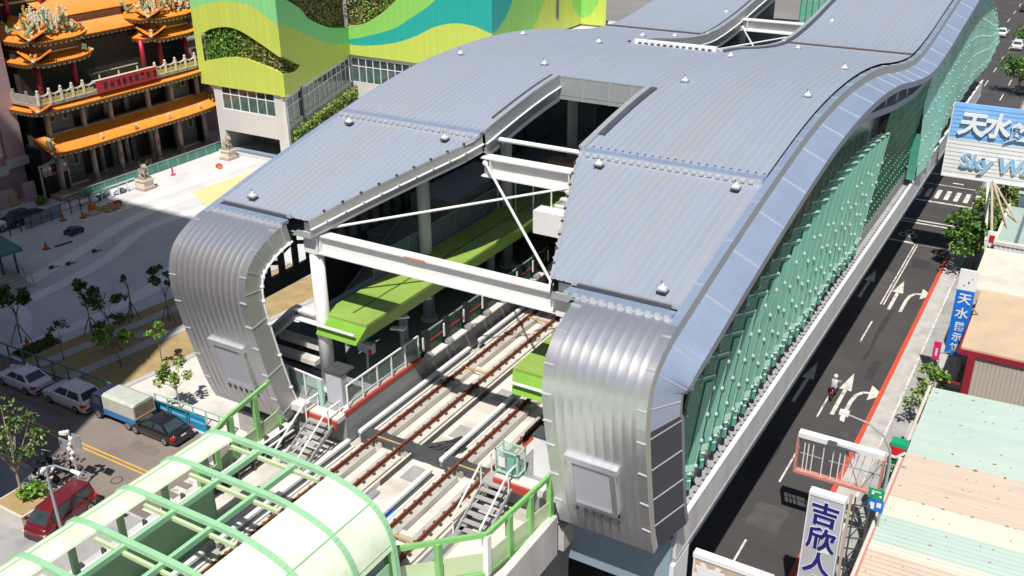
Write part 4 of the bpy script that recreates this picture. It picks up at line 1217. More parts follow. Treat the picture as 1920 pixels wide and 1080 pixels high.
# rims and planting of the openings
def plant(F, u0, u1, lo, hi, keys, n, seed, o=.05):
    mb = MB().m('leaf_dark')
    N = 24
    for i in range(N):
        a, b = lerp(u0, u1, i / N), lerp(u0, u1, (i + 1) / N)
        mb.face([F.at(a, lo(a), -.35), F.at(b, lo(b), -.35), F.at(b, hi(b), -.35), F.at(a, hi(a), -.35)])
    rr = random.Random(seed)
    for _ in range(n):
        u = rr.uniform(u0, u1); l, h = lo(u), hi(u)
        if h - l < .15 or h - l < rr.random() * 3: continue
        z = rr.uniform(l + .04, h - .12)
        t = (u - u0) / (u1 - u0)
        p = F.at(u, z, rr.uniform(-.3, .12)); s = rr.uniform(.10, .22)
        a = Vector((rr.gauss(0, 1), rr.gauss(0, 1), rr.gauss(0, 1))).normalized(); b = a.cross(Vector((rr.gauss(0, 1), rr.gauss(0, 1), rr.gauss(0, 1)))).normalized()
        mb.m(keys(t, rr)); mb.face([p - a * s, p + b * s * .6, p + a * s, p - b * s * .6])
    mb.build('green_wall', GB)
    mb = MB().m('clad_lime')
    for f in (lo, hi):
        for i in range(N):
            a, b = lerp(u0, u1, i / N), lerp(u0, u1, (i + 1) / N); mb.face([F.at(a, f(a), .3), F.at(b, f(b), .3), F.at(b, f(b), -.34), F.at(a, f(a), -.34)])
    mb.build('opening_rim', GB)
plant(FA, 0, 11.65, h1l, h1u, lambda t, r: r.choice(['leaf_bright', 'leaf_bright', 'leaf_mid']) if t < .55 + r.uniform(-.15, .15) else r.choice(['leaf_olive', 'leaf_mid', 'leaf_brown']), 2600, 3)
plant(FB, -.1, 4.7, h1bl, h1bu, lambda t, r: r.choice(['leaf_olive', 'leaf_dark', 'leaf_brown']), 500, 4)
plant(FB, -.1, 22.4, c2b, k(TOP - .6), lambda t, r: r.choice(['leaf_brown', 'leaf_brown', 'leaf_olive']), 3600, 5)
plant(FC, 0, 11, p2, k(TOP - .6), lambda t, r: r.choice(['leaf_olive', 'leaf_olive', 'leaf_brown', 'leaf_bright']) if t > .25 else r.choice(['leaf_brown', 'leaf_olive']), 2600, 6)
# plain lower walls, ribbon windows and garage opening
mb = MB().m('white_wall')
mb.prism([FA.at(.45, -.05), FA.at(11.5, -.05), FA.at(11.5, .35), FA.at(.45, .35)], (0, .4, 0))
mb.prism([FA.at(.45, .35), FA.at(1.5, .35), FA.at(1.5, 3.0), FA.at(.45, 3.0)], (0, .4, 0)).prism([FA.at(10.1, .35), FA.at(11.5, .35), FA.at(11.5, 3.0), FA.at(10.1, 3.0)], (0, .4, 0))
mb.prism([FA.at(.45, 3.0), FA.at(11.5, 3.0), FA.at(11.5, 5.6), FA.at(.45, 5.6)], (0, .4, 0))
mb.prism([FA.at(.45, 5.6), FA.at(1.6, 5.6), FA.at(1.6, 8.35), FA.at(.45, 8.35)], (0, .4, 0)).prism([FA.at(9.9, 5.6), FA.at(11.5, 5.6), FA.at(11.5, 8.35), FA.at(9.9, 8.35)], (0, .4, 0))
mb.box(-89.6, -89.2, 81.9, 103, -.05, 8.3)
for F, u1 in ((FB, 22.4), (FC, 22.4)):
    n_ = -F.n
    for z0, z1 in ((-.05, 4.7 if F is FB else 4.6), (7.9, 8.35)):
        mb.prism([F.at(0 if F is FB else 0.1, z0), F.at(u1, z0), F.at(u1, z1), F.at(0 if F is FB else .1, z1)], n_ * .4)
    mb.prism([F.at(.0, 4.7), F.at(.35, 4.7), F.at(.35, 7.9), F.at(.0, 7.9)], n_ * .4)
mb.prism([FD.at(0, -.05), FD.at(23.4, -.05), FD.at(23.4, 10.5), FD.at(0, 10.5)], (-.3, 0, 0))
mb.prism([FE.at(0, -.05), FE.at(4.1, -.05), FE.at(4.1, 10.5), FE.at(0, 10.5)], (0, .3, 0))
mb.build('wall', GB)
mb = MB().m('white_wall').box(-63.9, -57, 110, 131, 9.6, 10.2).m('concrete').box(-63.9, -57, 110, 131, -.05, 9.6); mb.build('annex', GB)
mb = MB().m('interior').box(-88.5, -79.9, 86, 86.2, 0, 8.3).box(-88.5, -79.9, 82, 86, -.02, .12).m('bluegrey').box(-88.4, -80, 82.2, 86, .12, .5); mb.build('garage', GB)
def windows(F, u0, u1, z0, z1, n, rows=2):
    for i in range(n):
        a, b = lerp(u0, u1, i / n), lerp(u0, u1, (i + 1) / n)
        mb = MB().m('sign_white')
        nn = -F.n * .14
        q = .09
        mb.prism([F.at(a, z0, -.05), F.at(a + q, z0, -.05), F.at(a + q, z1, -.05), F.at(a, z1, -.05)], nn)
        for z in (z0, lerp(z0, z1, .66), z1 - q): mb.prism([F.at(a + q, z, -.05), F.at(b, z, -.05), F.at(b, z + q, -.05), F.at(a + q, z + q, -.05)], nn)
        w = mb.build('window', GB)
        mb = MB().m('pane_green').face([F.at(a + q, z0 + q, -.12), F.at(b, z0 + q, -.12), F.at(b, z0 + (z1 - z0) * .66, -.12), F.at(a + q, z0 + (z1 - z0) * .66, -.12)])
        mb.m('window_glass').face([F.at(a + q, z0 + (z1 - z0) * .66 + q, -.12), F.at(b, z0 + (z1 - z0) * .66 + q, -.12), F.at(b, z1, -.12), F.at(a + q, z1, -.12)])
        mb.build('pane', w)
windows(FA, 1.6, 9.9, 5.6, 8.3, 6)
windows(FB, .5, 22.2, 4.75, 7.9, 13)
windows(FC, .3, 17, 4.65, 7.9, 14)
mb = MB()
rr = random.Random(11)
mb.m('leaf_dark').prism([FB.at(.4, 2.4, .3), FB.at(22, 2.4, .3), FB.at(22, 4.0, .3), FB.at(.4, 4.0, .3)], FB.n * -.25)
for _ in range(3200):
    p = FB.at(rr.uniform(.3, 22.2), rr.uniform(1.0, 4.3), .3 + rr.uniform(0, .6)); s = rr.uniform(.12, .26)
    a = Vector((rr.gauss(0, 1), rr.gauss(0, 1), rr.gauss(0, 1))).normalized(); b = a.cross(Vector((rr.gauss(0, 1), rr.gauss(0, 1), rr.gauss(0, 1)))).normalized()
    mb.m(rr.choice(['leaf_bright', 'leaf_mid', 'leaf_olive', 'leaf_olive'])); mb.face([p - a * s, p + b * s * .6, p + a * s, p - b * s * .6])
mb.build('green_wall', GB)
mb = MB().m('ground').face([(-89.4, 82, TOP - .4), (-78.6, 82, TOP - .4), (-86.2, 103, TOP - .4), (-89.4, 103, TOP - .4)]).face([(-89.4, 103, TOP - .4), (-64.2, 103, TOP - .4), (-64.2, 127, TOP - .4), (-89.4, 127, TOP - .4)]); mb.build('roof', GB)

# ================================================================== THE TEMPLE
TM = thing('temple', 'many tiered temple with orange tiled roofs, red columns and dragon ridges', 'temple', (-97, 71, 0))
def eave(x_out, x_in, y0, y1, z_out, z_in, lift=.5, ends=(True, True), parent=TM, side=None, drop=.28):
    """one tiled slope facing +x (or, with side, facing -y / +y): curved section and upturned ends"""
    mb = MB()
    n = max(8, int(abs(y1 - y0) / .3)); m_ = 5
    def pt(u, v, dz=0):
        t = u * 2 - 1
        e = 0
        if ends[0] and t < 0: e = (-t) ** 5
        if ends[1] and t > 0: e = t ** 5
        y = lerp(y0, y1, u)
        s = max(0, v) ** 1.5
        z = lerp(z_out, z_in, lerp(v, s, .6)) + e * lift * (1 - v * .6) + dz
        if side is None: return (lerp(x_out, x_in, v), y, z)
        return (y, lerp(x_out, x_in, v), z)
    for i in range(n):
        u0, u1 = i / n, (i + 1) / n
        w = (u1 - u0)
        mb.m('temple_tile')
        prev = None
        for q in range(4):
            ua, ub = u0 + w * q / 4, u0 + w * (q + 1) / 4
            ha, hb = (0, .07, .07, 0)[q], (.07, .07, 0, 0)[q]
            mb.grid([[pt(ua, v / m_, ha) for v in range(m_ + 1)], [pt(ub, v / m_, hb) for v in range(m_ + 1)]])
        mb.m('temple_eave').mesh([pt(u0, 0, 0), pt(u1, 0, 0), pt(u1, .03, -drop), pt(u0, .03, -drop)], [(0, 1, 2, 3)])
        mb.m('temple_gold' if i % 2 else 'temple_dark').mesh([pt(u0, .02, -drop), pt(u1, .02, -drop), pt(u1, .05, -drop - .16), pt(u0, .05, -drop - .16)], [(0, 1, 2, 3)])
    mb.m('temple_eave').grid([[pt(i / n, .05, -drop - .15) for i in range(n + 1)], [pt(i / n, 1, -.3) for i in range(n + 1)]])
    mb.m('temple_tile')
    for u in (0, 1):
        if ends[0 if u == 0 else 1]:
            mb.tube([pt(u, 0, .06), pt(u, .4, .1), pt(u, 1, .12)], .10, 6)
            mb.m('orn_cream').ball(pt(u, -.02, .08), .15, 6, 4).m('temple_tile')
    if ends[0] or ends[1]:
        pass
    return mb.build('tiled_roof', parent)
def column(x, y, z0, z1, r, key, base=True):
    mb = MB().m(key, True).tube([(x, y, z0), (x, y, z1)], r, 10)
    if base: mb.m('temple_stone').tube([(x, y, z0), (x, y, z0 + .35)], [r * 1.5, r * 1.25], 8)
    mb.build('column', TM)
def dragon(p, L, h, seed, name='ridge_dragon', dirv=(0, 1, 0), parent=TM):
    rr = random.Random(seed); d = Vector(dirv).normalized(); p = Vector(p)
    mb = MB()
    body = [p + d * (L * t) + Vector((0, 0, h * (.35 + .5 * math.sin(t * 7 + seed)) * (1 - .3 * t))) + Vector((.2 * math.sin(t * 9), 0, 0)) for t in [i / 14 for i in range(15)]]
    mb.m('orn_green').tube(body, [.07 + .12 * math.sin(math.pi * min(1, t / 14 + .12)) for t in range(15)], 6)
    for i, b in enumerate(body):
        mb.m(rr.choice(['orn_cream', 'orn_orange', 'orn_green', 'temple_gold']))
        mb.tube([b, b + Vector((rr.uniform(-.25, .25), rr.uniform(-.25, .25), rr.uniform(.15, .5)))], [.07, .015], 4)
        mb.tube([b, b + Vector((rr.uniform(-.3, .3), rr.uniform(-.3, .3), -rr.uniform(.2, .45)))], [.06, .03], 4)
    hd = body[-1]
    mb.m('orn_cream').ball(hd + d * .15, .22, 7, 5).m('orn_orange').tube([hd, hd + d * .55 + Vector((0, 0, -.05))], [.16, .08], 6)
    for s in (-1, 1): mb.m('orn_cream').tube([hd, hd - d * .3 + Vector((.15 * s, 0, .45))], [.05, .01], 4)
    mb.build(name, parent)
def figures(p, n, spread, h, seed, parent=TM):
    rr = random.Random(seed); mb = MB()
    for _ in range(n):
        q = Vector(p) + Vector((rr.uniform(-1, 1) * spread[0], rr.uniform(-1, 1) * spread[1], rr.uniform(0, 1) * spread[2]))
        mb.m(rr.choice(['orn_cream', 'orn_orange', 'orn_green', 'orn_cream', 'temple_gold']))
        hh = h * rr.uniform(.6, 1.2)
        mb.tube([q, q + Vector((rr.uniform(-.1, .1), rr.uniform(-.1, .1), hh * .75))], [.15, .10], 5).ball(q + Vector((0, 0, hh * .85)), .13, 5, 4)
        mb.tube([q + Vector((0, 0, hh * .6)), q + Vector((rr.uniform(-.3, .3), rr.uniform(-.3, .3), hh * rr.uniform(.4, 1)))], [.05, .03], 4)
    mb.build('ridge_figures', parent)
# base, walls and steps
mb = MB().m('temple_stone').box(-110, -91.4, 60.4, 83.2, -.05, .55).box(-91.4, -90.9, 60.8, 83, -.05, .32); mb.m('temple_cream').box(-91.45, -91.25, 60.4, 83.2, .55, .62); mb.build('plinth', TM)
mb = MB().m('temple_dark').box(-110, -95.4, 61.2, 83.1, .55, 15.0).box(-95.4, -93.2, 82.4, 82.9, .55, 10.2); mb.build('core', TM)
for z0, z1, xw in ((.6, 5.2, -93.7), (6.4, 9.4, -94.0)):
    for a, b in ((62.2, 65.4), (78.4, 81.7)):
        mb = MB().m('temple_wall').box(xw - .4, xw, a, b, z0, z1)
        mb.m('temple_stone')
        for q in (.12, .62): mb.box(xw, xw + .06, lerp(a, b, q), lerp(a, b, q) + .75, z0 + .5 * (z1 - z0) - .2, z1 - .9)
        mb.m('temple_dark')
        for q in (.12, .62): mb.box(xw + .06, xw + .08, lerp(a, b, q) + .13, lerp(a, b, q) + .62, z0 + .5 * (z1 - z0) - .05, z1 - 1.05)
        mb.m('temple_cream').box(xw, xw + .2, a - .1, b + .1, z0, z0 + .16)
        mb.build('carved_wall', TM)
    for a in (67.5, 70.2, 73.0, 76):
        MB().m('temple_wall').box(-95.4, -95.0, a, a + .6, z0, z1).build('pilaster', TM)
mb = MB().m('temple_dark').box(-110, -94.4, 61.4, 82.4, 5.0, 6.5).box(-110, -94, 61.4, 82.4, 9.3, 10.4); mb.m('grey_steel').box(-93.0, -92.85, 61, 82.6, 6.45, 6.75); mb.build('floor_band', TM)
for y in (61.6, 65.9, 69.4, 74.6, 78.0, 82.0):
    column(-92.5, y, .55, 5.1, .30, 'temple_stone')
    column(-92.9, y, 6.4, 9.5, .28, 'temple_stone', False)
for y in (68.5, 72, 75.5): column(-94.6, y, .55, 5.1, .26, 'temple_stone')
for y in (69.4, 74.6): MB().m('temple_red').box(-92.2, -92.14, y - .14, y + .14, 2.4, 3.0).build('wall_plaque', TM)
eave(-90.3, -92.9, 59.6, 83.4, 5.35, 6.7, .35)
eave(-90.9, -92.0, 59.4, 83.0, 9.65, 10.25, .3)
eave(59.6, 61.2, -102, -90.9, 9.65, 10.25, .3, (False, True), side=1)
for y in (66.2, 70.6, 75.4, 80): figures((-90.7, y, 5.6), 3, (.15, .2, .1), .45, int(y))
figures((-91.4, 60.2, 6.0), 12, (.6, .6, .2), .8, 3); figures((-91.4, 82.9, 6.0), 9, (.5, .5, .2), .8, 4)
# balustrade and name board
mb = MB().m('temple_stone').box(-92.3, -91.25, 60.0, 82.4, 10.2, 10.5).box(-102, -92.3, 60.0, 60.9, 10.2, 10.5); mb.m('floor_dark').box(-102, -92.3, 60.9, 82.4, 10.2, 10.48); mb.build('balcony_floor', TM)
for (a, b) in ((60.1, 66.8), (75.0, 82.3)):
    n = 5
    for i in range(n):
        y0, y1 = lerp(a, b, i / n), lerp(a, b, (i + 1) / n)
        mb = MB().m('temple_cream').box(-91.45, -91.2, y0 - .12, y0 + .12, 10.5, 11.75).ball((-91.32, y0, 11.9), .15, 6, 4)
        mb.m('temple_gold').box(-91.38, -91.28, y0 + .12, y1 - .12, 10.55, 11.05).m('temple_cream').box(-91.42, -91.24, y0 + .12, y1 - .12, 10.5, 10.6)
        for q in range(6):
            u0, u1 = q / 6, (q + 1) / 6; f = lambda u: 11.32 + .22 * (2 * u - 1) ** 2
            mb.bar((-91.33, lerp(y0, y1, u0), f(u0)), (-91.33, lerp(y0, y1, u1), f(u1)), .14, .14)
        mb.bar((-91.33, (y0 + y1) / 2, 11.05), (-91.33, (y0 + y1) / 2, 11.3), .1, .1)
        mb.build('balustrade', TM)
mb = MB().m('temple_cream').box(-91.45, -91.2, 82.2, 82.5, 10.5, 12.2)
mb.m('orn_cream').box(-91.9, -91.4, 67, 75, 11.3, 11.5).box(-92.9, -92.8, 68, 74, 11.9, 12.0)
for y in (68, 70.5, 73): mb.box(-91.9, -91.8, y, y + .12, 11.5, 11.95)
mb.build('balustrade', TM)
for i in range(4):
    mb = MB().m('temple_stone').box(-100 + i * 2.2, -99.75 + i * 2.2, 60.1, 60.3, 10.5, 11.7).box(-99.75 + i * 2.2, -97.8 + i * 2.2, 60.15, 60.25, 10.55, 11.3); mb.build('balustrade', TM)
T_ = MB().m('temple_red').box(-91.15, -91.0, 66.9, 74.9, 10.25, 11.55).build('name_board', TM)
mb = MB().m('ink_black'); rr = random.Random(2)
for i in range(9):
    y = 67.75 + i * .82
    for _ in range(5):
        a, b = rr.uniform(0, .4), rr.uniform(.0, .65)
        if rr.random() < .5: mb.box(-90.995, -90.98, y + .02, y + .5, 10.58 + b, 10.68 + b)
        else: mb.box(-90.978, -90.97, y + a, y + a + .1, 10.58, 11.25)
mb.build('board_characters', T_)
# red columns and dark hall of the upper floor
for x, y in ((-93.4, 62.0), (-93.4, 66.3), (-97, 62.0), (-97, 66.3), (-93.4, 75.3), (-93.4, 77.8), (-93.4, 81.6), (-97, 77.8), (-97, 81.6)):
    column(x, y, 10.5, 14.2, .26, 'temple_red', False)
mb = MB().m('temple_wall').box(-98.4, -98, 66.5, 75.2, 10.5, 15.5); mb.m('temple_stone')
for y in (67.5, 69.3, 72.2, 74.2): mb.box(-98, -97.8, y, y + .45, 10.5, 15)
mb.build('hall_wall', TM)
# corner pavilions: two tiers of upturned roofs each, dragons on the ridge
for nm, ya, yb in (('L', 60.6, 67.6), ('R', 75.4, 82.6)):
    xf, xb = -91.6, -99.5
    for z, g in ((14.25, 0), (16.35, .12)):
        eave(xf - g, xf - 2.2 - g, ya + g, yb - g, z, z + 1.0, .45)
        eave(ya + g, ya + 2.2 + g, xb, xf - g, z, z + 1.0, .45, side=1)
        for (cx_, cy_) in ((xf - g, ya + g), (xf - g, yb - g)):
            figures((cx_ - .5, cy_ + (.5 if cy_ == ya + g else -.5), z + .45), 4, (.3, .3, .25), .5, int(cx_ * cy_))
    mb = MB().m('temple_gold').box(xb, xf - .9, ya + .9, yb - .9, 15.1, 15.25); mb.m('temple_eave').box(xb, xf - 1.0, ya + 1.0, yb - 1.0, 15.25, 16.2).box(xb, xf - 1.6, ya + 1.6, yb - 1.6, 14.0, 15.1); mb.build('pavilion_frieze', TM)
    MB().m('temple_tile').prism([(xf - 2.2, ya + 2.1, 17.3), (xf - 2.2, yb - 2.1, 17.3), (xf - 3.2, (ya + yb) / 2, 18.2)], (-4.5, 0, 0)).build('tiled_roof', TM)
    figures(((xf - 2.3), (ya + yb) / 2, 17.1), 110, (1.7, 2.2, 1.5), .95, 21 if nm == 'L' else 22)
    dragon((xf - 1.4, ya + .5, 17.2), 2.6, .8, 5 if nm == 'L' else 6); dragon((xf - 1.3, yb - .6, 16.9), -2.9, .9, 9 if nm == 'L' else 8)
    dragon((xf - 5.5, ya + 1.0, 17.2), 2.5, .8, 14, dirv=(1, 0, 0))
# middle roofs stepping back
eave(-94.6, -96.6, 66.8, 76.0, 15.7, 16.7, .2, (False, False)); eave(-96.8, -99.4, 66.4, 78.0, 17.55, 19.0, .3, (False, False))
eave(-99.4, -103, 62.0, 82.0, 20.3, 22.6, .5)
mb = MB().m('temple_eave').box(-104, -96.7, 66.8, 76, 15.9, 17.4).m('temple_dark').box(-106, -99.5, 63, 81.5, 16.4, 20.2); mb.m('temple_gold').box(-99.5, -99.4, 63, 81.5, 19.2, 19.4); mb.build('frieze', TM)
for y in (64, 68, 72.5, 77, 81): column(-99.3, y, 17.5, 20.3, .24, 'temple_red', False)
eave(60.2, 62.4, -110, -99.6, 17.8, 19.2, .4, side=1)
# the pale pink house glimpsed between temple and green building
T = thing('pale_pink_house', 'pale pink house glimpsed in the gap between the temple and the wave clad building', 'house', (-104, 90, 0))
mb = MB().m('pink_wall').box(-118, -97.5, 84.2, 104, -.05, 21); mb.m('pale_stone')
for z in (4, 8, 12, 16): mb.box(-118, -97.3, 84.0, 104, z, z + .3)
mb.build('wall', T)
for z in (5.2, 9.2, 13.2, 17.2):
    for x in (-101, -105.5, -110): MB().m('window_glass').box(x, x + 1.8, 84.1, 84.19, z, z + 1.7).m('sign_white').box(x - .1, x, 84.05, 84.19, z - .1, z + 1.8).box(x + 1.8, x + 1.9, 84.05, 84.19, z - .1, z + 1.8).build('window', T)
    for y in (86, 90, 94, 98): MB().m('window_glass').box(-97.49, -97.42, y, y + 1.8, z, z + 1.7).build('window', T)
# thin glass fence on the temple steps
T = thing('glass_fence', 'low grey green glass fence along the temple steps', 'fence', (-90.2, 72, .1))
mb = MB().m('glass_fin').box(-90.22, -90.18, 62.0, 82.5, .2, 1.15); mb.build('glass_panel', T)
mb = MB().m('grey_steel')
for i in range(15): mb.box(-90.25, -90.15, 62 + i * 1.46, 62.08 + i * 1.46, .1, 1.2)
mb.box(-90.26, -90.14, 62, 82.5, 1.15, 1.22); mb.build('post', T)
# stone lions
def lion(x, y, label):
    T = thing('stone_lion', label, 'statue', (x, y, .1), 'stone lions before the temple')
    mb = MB().m('pink_wall').box(x - .75, x + .75, y - .8, y + .8, .1, .4).m('temple_cream').box(x - .6, x + .6, y - .66, y + .66, .4, 1.15).box(x - .72, x + .72, y - .78, y + .78, 1.15, 1.3).m('temple_stone').box(x - .55, x + .55, y - .6, y + .6, 1.3, 1.45); mb.build('pedestal', T)
    mb = MB().m('temple_stone', True)
    mb.tube([(x - .45, y, 1.55), (x - .2, y, 1.95), (x + .15, y, 2.3), (x + .25, y, 2.5)], [.28, .34, .28, .2], 8).ball((x + .32, y, 2.68), .27, 8, 6).ball((x + .52, y, 2.6), .15, 7, 5)
    for s in (-.2, .2):
        mb.tube([(x + .2, y + s, 2.2), (x + .38, y + s, 1.8), (x + .42, y + s, 1.45)], [.12, .09, .1], 6).tube([(x - .4, y + s * 1.4, 1.7), (x - .05, y + s * 1.6, 1.55), (x + .15, y + s * 1.5, 1.47)], [.17, .12, .09], 6)
        mb.ball((x + .22, y + s, 2.88), .07, 5, 4)
    mb.tube([(x - .5, y, 1.6), (x - .7, y, 2.0), (x - .55, y, 2.35)], [.07, .1, .05], 6)
    for a in range(9): mb.ball((x + .18 + .1 * math.cos(a), y + .26 * math.cos(a * .7), 2.62 + .24 * math.sin(a * .7)), .1, 5, 4)
    mb.build('figure', T)
lion(-86.9, 67.6, 'stone lion on a banded pedestal in front of the temple middle'); lion(-86.8, 79.9, 'stone lion on a pedestal by the white garage corner')
g = MB().m('temple_stone', True)
rr = random.Random(5)
for _ in range(9): g.tube([(-91.6 + rr.uniform(-.3, .2), 71.6 + rr.uniform(-1, 1), .6), (-91.6 + rr.uniform(-.3, .3), 71.6 + rr.uniform(-1, 1), 1.0 + rr.random() * .6)], [.2, .08], 6)
tag(g.build('incense_burner'), 'dark ornamented incense burner on the temple steps', 'incense burner')
# pink building on the left with its pale stone band
PB = thing('pink_building', 'tall pink rendered building at the left edge with pale stone band', 'building', (-102, 55, 0))
mb = MB().m('pink_wall').box(-112, -96.2, 40, 60.1, -.05, 30).box(-97.5, -95.9, 58.2, 60.35, 4.6, 30).box(-97.3, -95.85, 40, 56.9, 4.6, 30); mb.build('wall', PB)
mb = MB().m('pale_stone').box(-97.5, -95.6, 57.9, 60.6, 3.7, 4.6).box(-97.3, -95.5, 40, 57.85, 3.2, 4.1).box(-97, -95.75, 40, 57.0, 6.5, 6.9); mb.build('stone_band', PB)
mb = MB().m('window_glass').box(-96.19, -96.14, 57.0, 58.0, 5, 30); mb.build('window', PB)
mb = MB().m('pink_wall').box(-95.2, -94.6, 50, 57.4, 0, 1.9).box(-94.6, -94.3, 58.2, 59.6, 0, 2.2); mb.m('timber').box(-94.58, -94.5, 56.6, 57.5, .2, 1.6)
tag(mb.build('garden_wall'), 'low pink wall with a brown door in front of the pink building', 'wall')
T = thing('gate_canopy', 'narrow dark alley gate under a navy board with white dots', 'gate', (-93.2, 61.4, 0))
mb = MB().m('grey_steel').box(-93.3, -93.1, 59.7, 59.85, 0, 3.9).box(-93.3, -93.1, 62.95, 63.1, 0, 3.7); mb.m('pale_stone').prism([(-93.35, 59.9, 3.75), (-93.35, 63.0, 3.75), (-93.35, 61.6, 4.25)], (.3, 0, 0)); mb.build('frame', T)
g = MB().m('paint_navy').box(-93.05, -92.95, 59.9, 63.0, 2.95, 3.75).build('board', T)
mb = MB().m('sign_white')
for i in range(6): mb.tube([(-92.95, 60.3 + i * .46, 3.38), (-92.93, 60.3 + i * .46, 3.38)], .17 if i % 2 else .09, 8)
mb.m('sign_red').box(-93.04, -92.94, 59.9, 63.0, 2.82, 2.94); mb.m('timber').box(-93.04, -92.94, 59.9, 63, 2.65, 2.8); mb.build('board_marks', g)
MB().m('black').box(-100, -93.3, 60.4, 63, 0, 5.5).build('alley', T)

# ================================================================== PLAZA CLUTTER
def cone(x, y, z, label, h=.8):
    T = thing('traffic_cone', label, 'cone', (x, y, z), 'orange cones on the plaza')
    MB().m('orange').tube([(x, y, z + .04), (x, y, z + h)], [.2, .04], 10).build('body', T)
    MB().m('cable').box(x - .28, x + .28, y - .28, y + .28, z, z + .05).build('base', T)
    MB().m('red_paint').tube([(x, y, z + h * .45), (x, y, z + h * .65)], [.135, .10], 10).build('stripe', T)
cone(-81.6, 51.3, .1, 'lone orange cone in the shaded middle of the plaza'); cone(-86.6, 56.9, .1, 'orange cone at the end of the dark plaza fence', 1.0); cone(-66.1, 38.3, .1, 'orange cone between the street fence and the soil beds')
cone(-85.5, 58.4, .1, 'orange cone beside the stacked timber, under the temple corner', .9)
g = MB().m('dark_steel').bar((-81.2, 51.9, .18), (-80.9, 53.6, .18), .12, .12); tag(g.build('steel_rod'), 'dark steel rod lying beside the lone plaza cone', 'rod')
T = thing('hand_cart', 'dark flat trolley with wheels standing in the shaded plaza', 'trolley', (-82.6, 55.0, .1))
MB().m('paint_navy').box(-83.2, -82.0, 54.4, 55.9, .35, .55).m('slate').box(-83.0, -82.3, 54.7, 55.3, .55, .8).box(-82.9, -82.2, 55.35, 55.8, .55, .7).build('platform', T)
for a, b in ((-83.1, 54.5), (-82.1, 54.5), (-83.1, 55.7), (-82.1, 55.7)): MB().m('tyre').tube([(a - .05, b, .25), (a + .05, b, .25)], .15, 8).build('wheel', T)
T = thing('timber_stack', 'stacked timber boards and orange crates near the temple corner', 'timber stack', (-85.2, 61.3, .1))
mb = MB(); rr = random.Random(3)
for i in range(9): mb.m(['timber', 'sheet_tan', 'timber'][i % 3]).bar((-86.2 + rr.uniform(-.3, .3), 60.2 + i * .22, .2 + .1 * (i % 3)), (-84.2 + rr.uniform(-.3, .3), 60.6 + i * .22, .2 + .1 * (i % 3)), .22, .08)
mb.build('boards', T)
MB().m('orange').box(-86.7, -86.2, 60.0, 60.6, .1, .8).m('red_paint').box(-85.6, -85.0, 62.2, 62.9, .1, .6).build('crates', T)
g = MB().m('sheet_tan').prism([(-85.9, 58.9, .1), (-85.0, 58.9, .1), (-84.8, 60.0, .1), (-85.8, 60.0, .1)], (0, 0, .25)); tag(g.build('sand_pile'), 'low flat pile of tan boards next to the timber stack', 'pile')
g = MB().m('red_paint').ball((-85.5, 77.0, .3), .4, 8, 5, .6).m('orange').ball((-85.0, 76.7, .25), .3, 8, 5, .6); tag(g.build('debris_heap'), 'red and orange bags heaped on the pavement by the right stone lion', 'bags')
g = MB().m('sign_pink').tube([(-87.9, 72.3, .1), (-87.9, 72.3, 1.2)], .1, 8).box(-88.1, -87.7, 72.1, 72.5, .1, .2); tag(g.build('bollard'), 'pink plastic bollard before the glass fence', 'bollard')
T = thing('plaza_fence', 'dark site fence along the plaza edge under the pink building', 'fence', (-87.5, 56, .1))
mb = MB().m('dark_steel')
for i in range(10): mb.box(-87.55, -87.45, 50.5 + i * 1.15, 50.58 + i * 1.15, .1, 1.5)
mb.bar((-87.5, 50.5, 1.45), (-87.5, 61, 1.45), .06, .06).bar((-87.5, 50.5, .7), (-87.5, 61, .7), .05, .05); mb.build('rails', T)
MB().m('interior').box(-87.52, -87.48, 53.4, 57.4, .2, 1.35).build('panel', T)
T = thing('white_fence', 'white railing with bags along the plaza near the lion', 'fence', (-87.8, 64.4, .1))
mb = MB().m('sign_white')
for i in range(6): mb.box(-87.85, -87.75, 61.5 + i * 1.1, 61.6 + i * 1.1, .1, 1.4)
mb.box(-87.86, -87.74, 61.5, 67, 1.3, 1.4); mb.build('rails', T)
mb = MB()
rr = random.Random(8)
for i in range(9): mb.m(rr.choice(['sign_white', 'sign_white', 'pink_wall', 'slate', 'canvas'])).ball((-88.4 + rr.uniform(-.4, .4), 60.5 + i * .7, .45), rr.uniform(.3, .5), 7, 5, .7)
mb.build('bags', T)
for i, (x, y) in enumerate(((-77.2, 48.6), (-76.6, 49.9), (-77.0, 53.0))):
    g = MB().m('cable').ball((x, y, .22), .25, 7, 5, .6).m('sign_grey').ball((x - .3, y + .35, .2), .16, 6, 4, .7).m('cable').tube([(x, y, .15), (x + .2, y + .7, .13)], .05, 5)
    tag(g.build('tool_bag'), ('dark tool bag on the plaza nearest the steps', 'dark tool bag with a strap, second from the steps', 'small pale bag alone in mid plaza')[i], 'bag')
T = thing('teal_pavilion', 'low pavilion with teal roof at the left edge above grey steps', 'pavilion', (-80, 46.5, 0))
MB().m('teal_roof').prism([(-76.6, 46.0, 2.9), (-76.9, 44.2, 2.9), (-84, 43.0, 2.9), (-84, 47.5, 2.9)], (0, 0, .3)).build('roof', T)
for x, y in ((-77.4, 45.6), (-77.6, 44.4), (-81, 45.8), (-81, 43.8)): MB().m('dark_steel').box(x - .07, x + .07, y - .07, y + .07, 0, 2.9).build('post', T)
mb = MB().m('concrete')
for i in range(6): mb.box(-83, -75.2 - i * .42, 41.6, 45.4, .05 + i * .16, .21 + i * .16)
mb.build('steps', T)
MB().m('grey_steel').bar((-75.2, 45.4, 1.1), (-77.4, 45.4, 2.0), .06, .06).bar((-75.2, 45.4, 0), (-75.2, 45.4, 1.1), .06, .06).bar((-76.3, 45.4, .5), (-76.3, 45.4, 1.55), .06, .06).build('handrail', T)
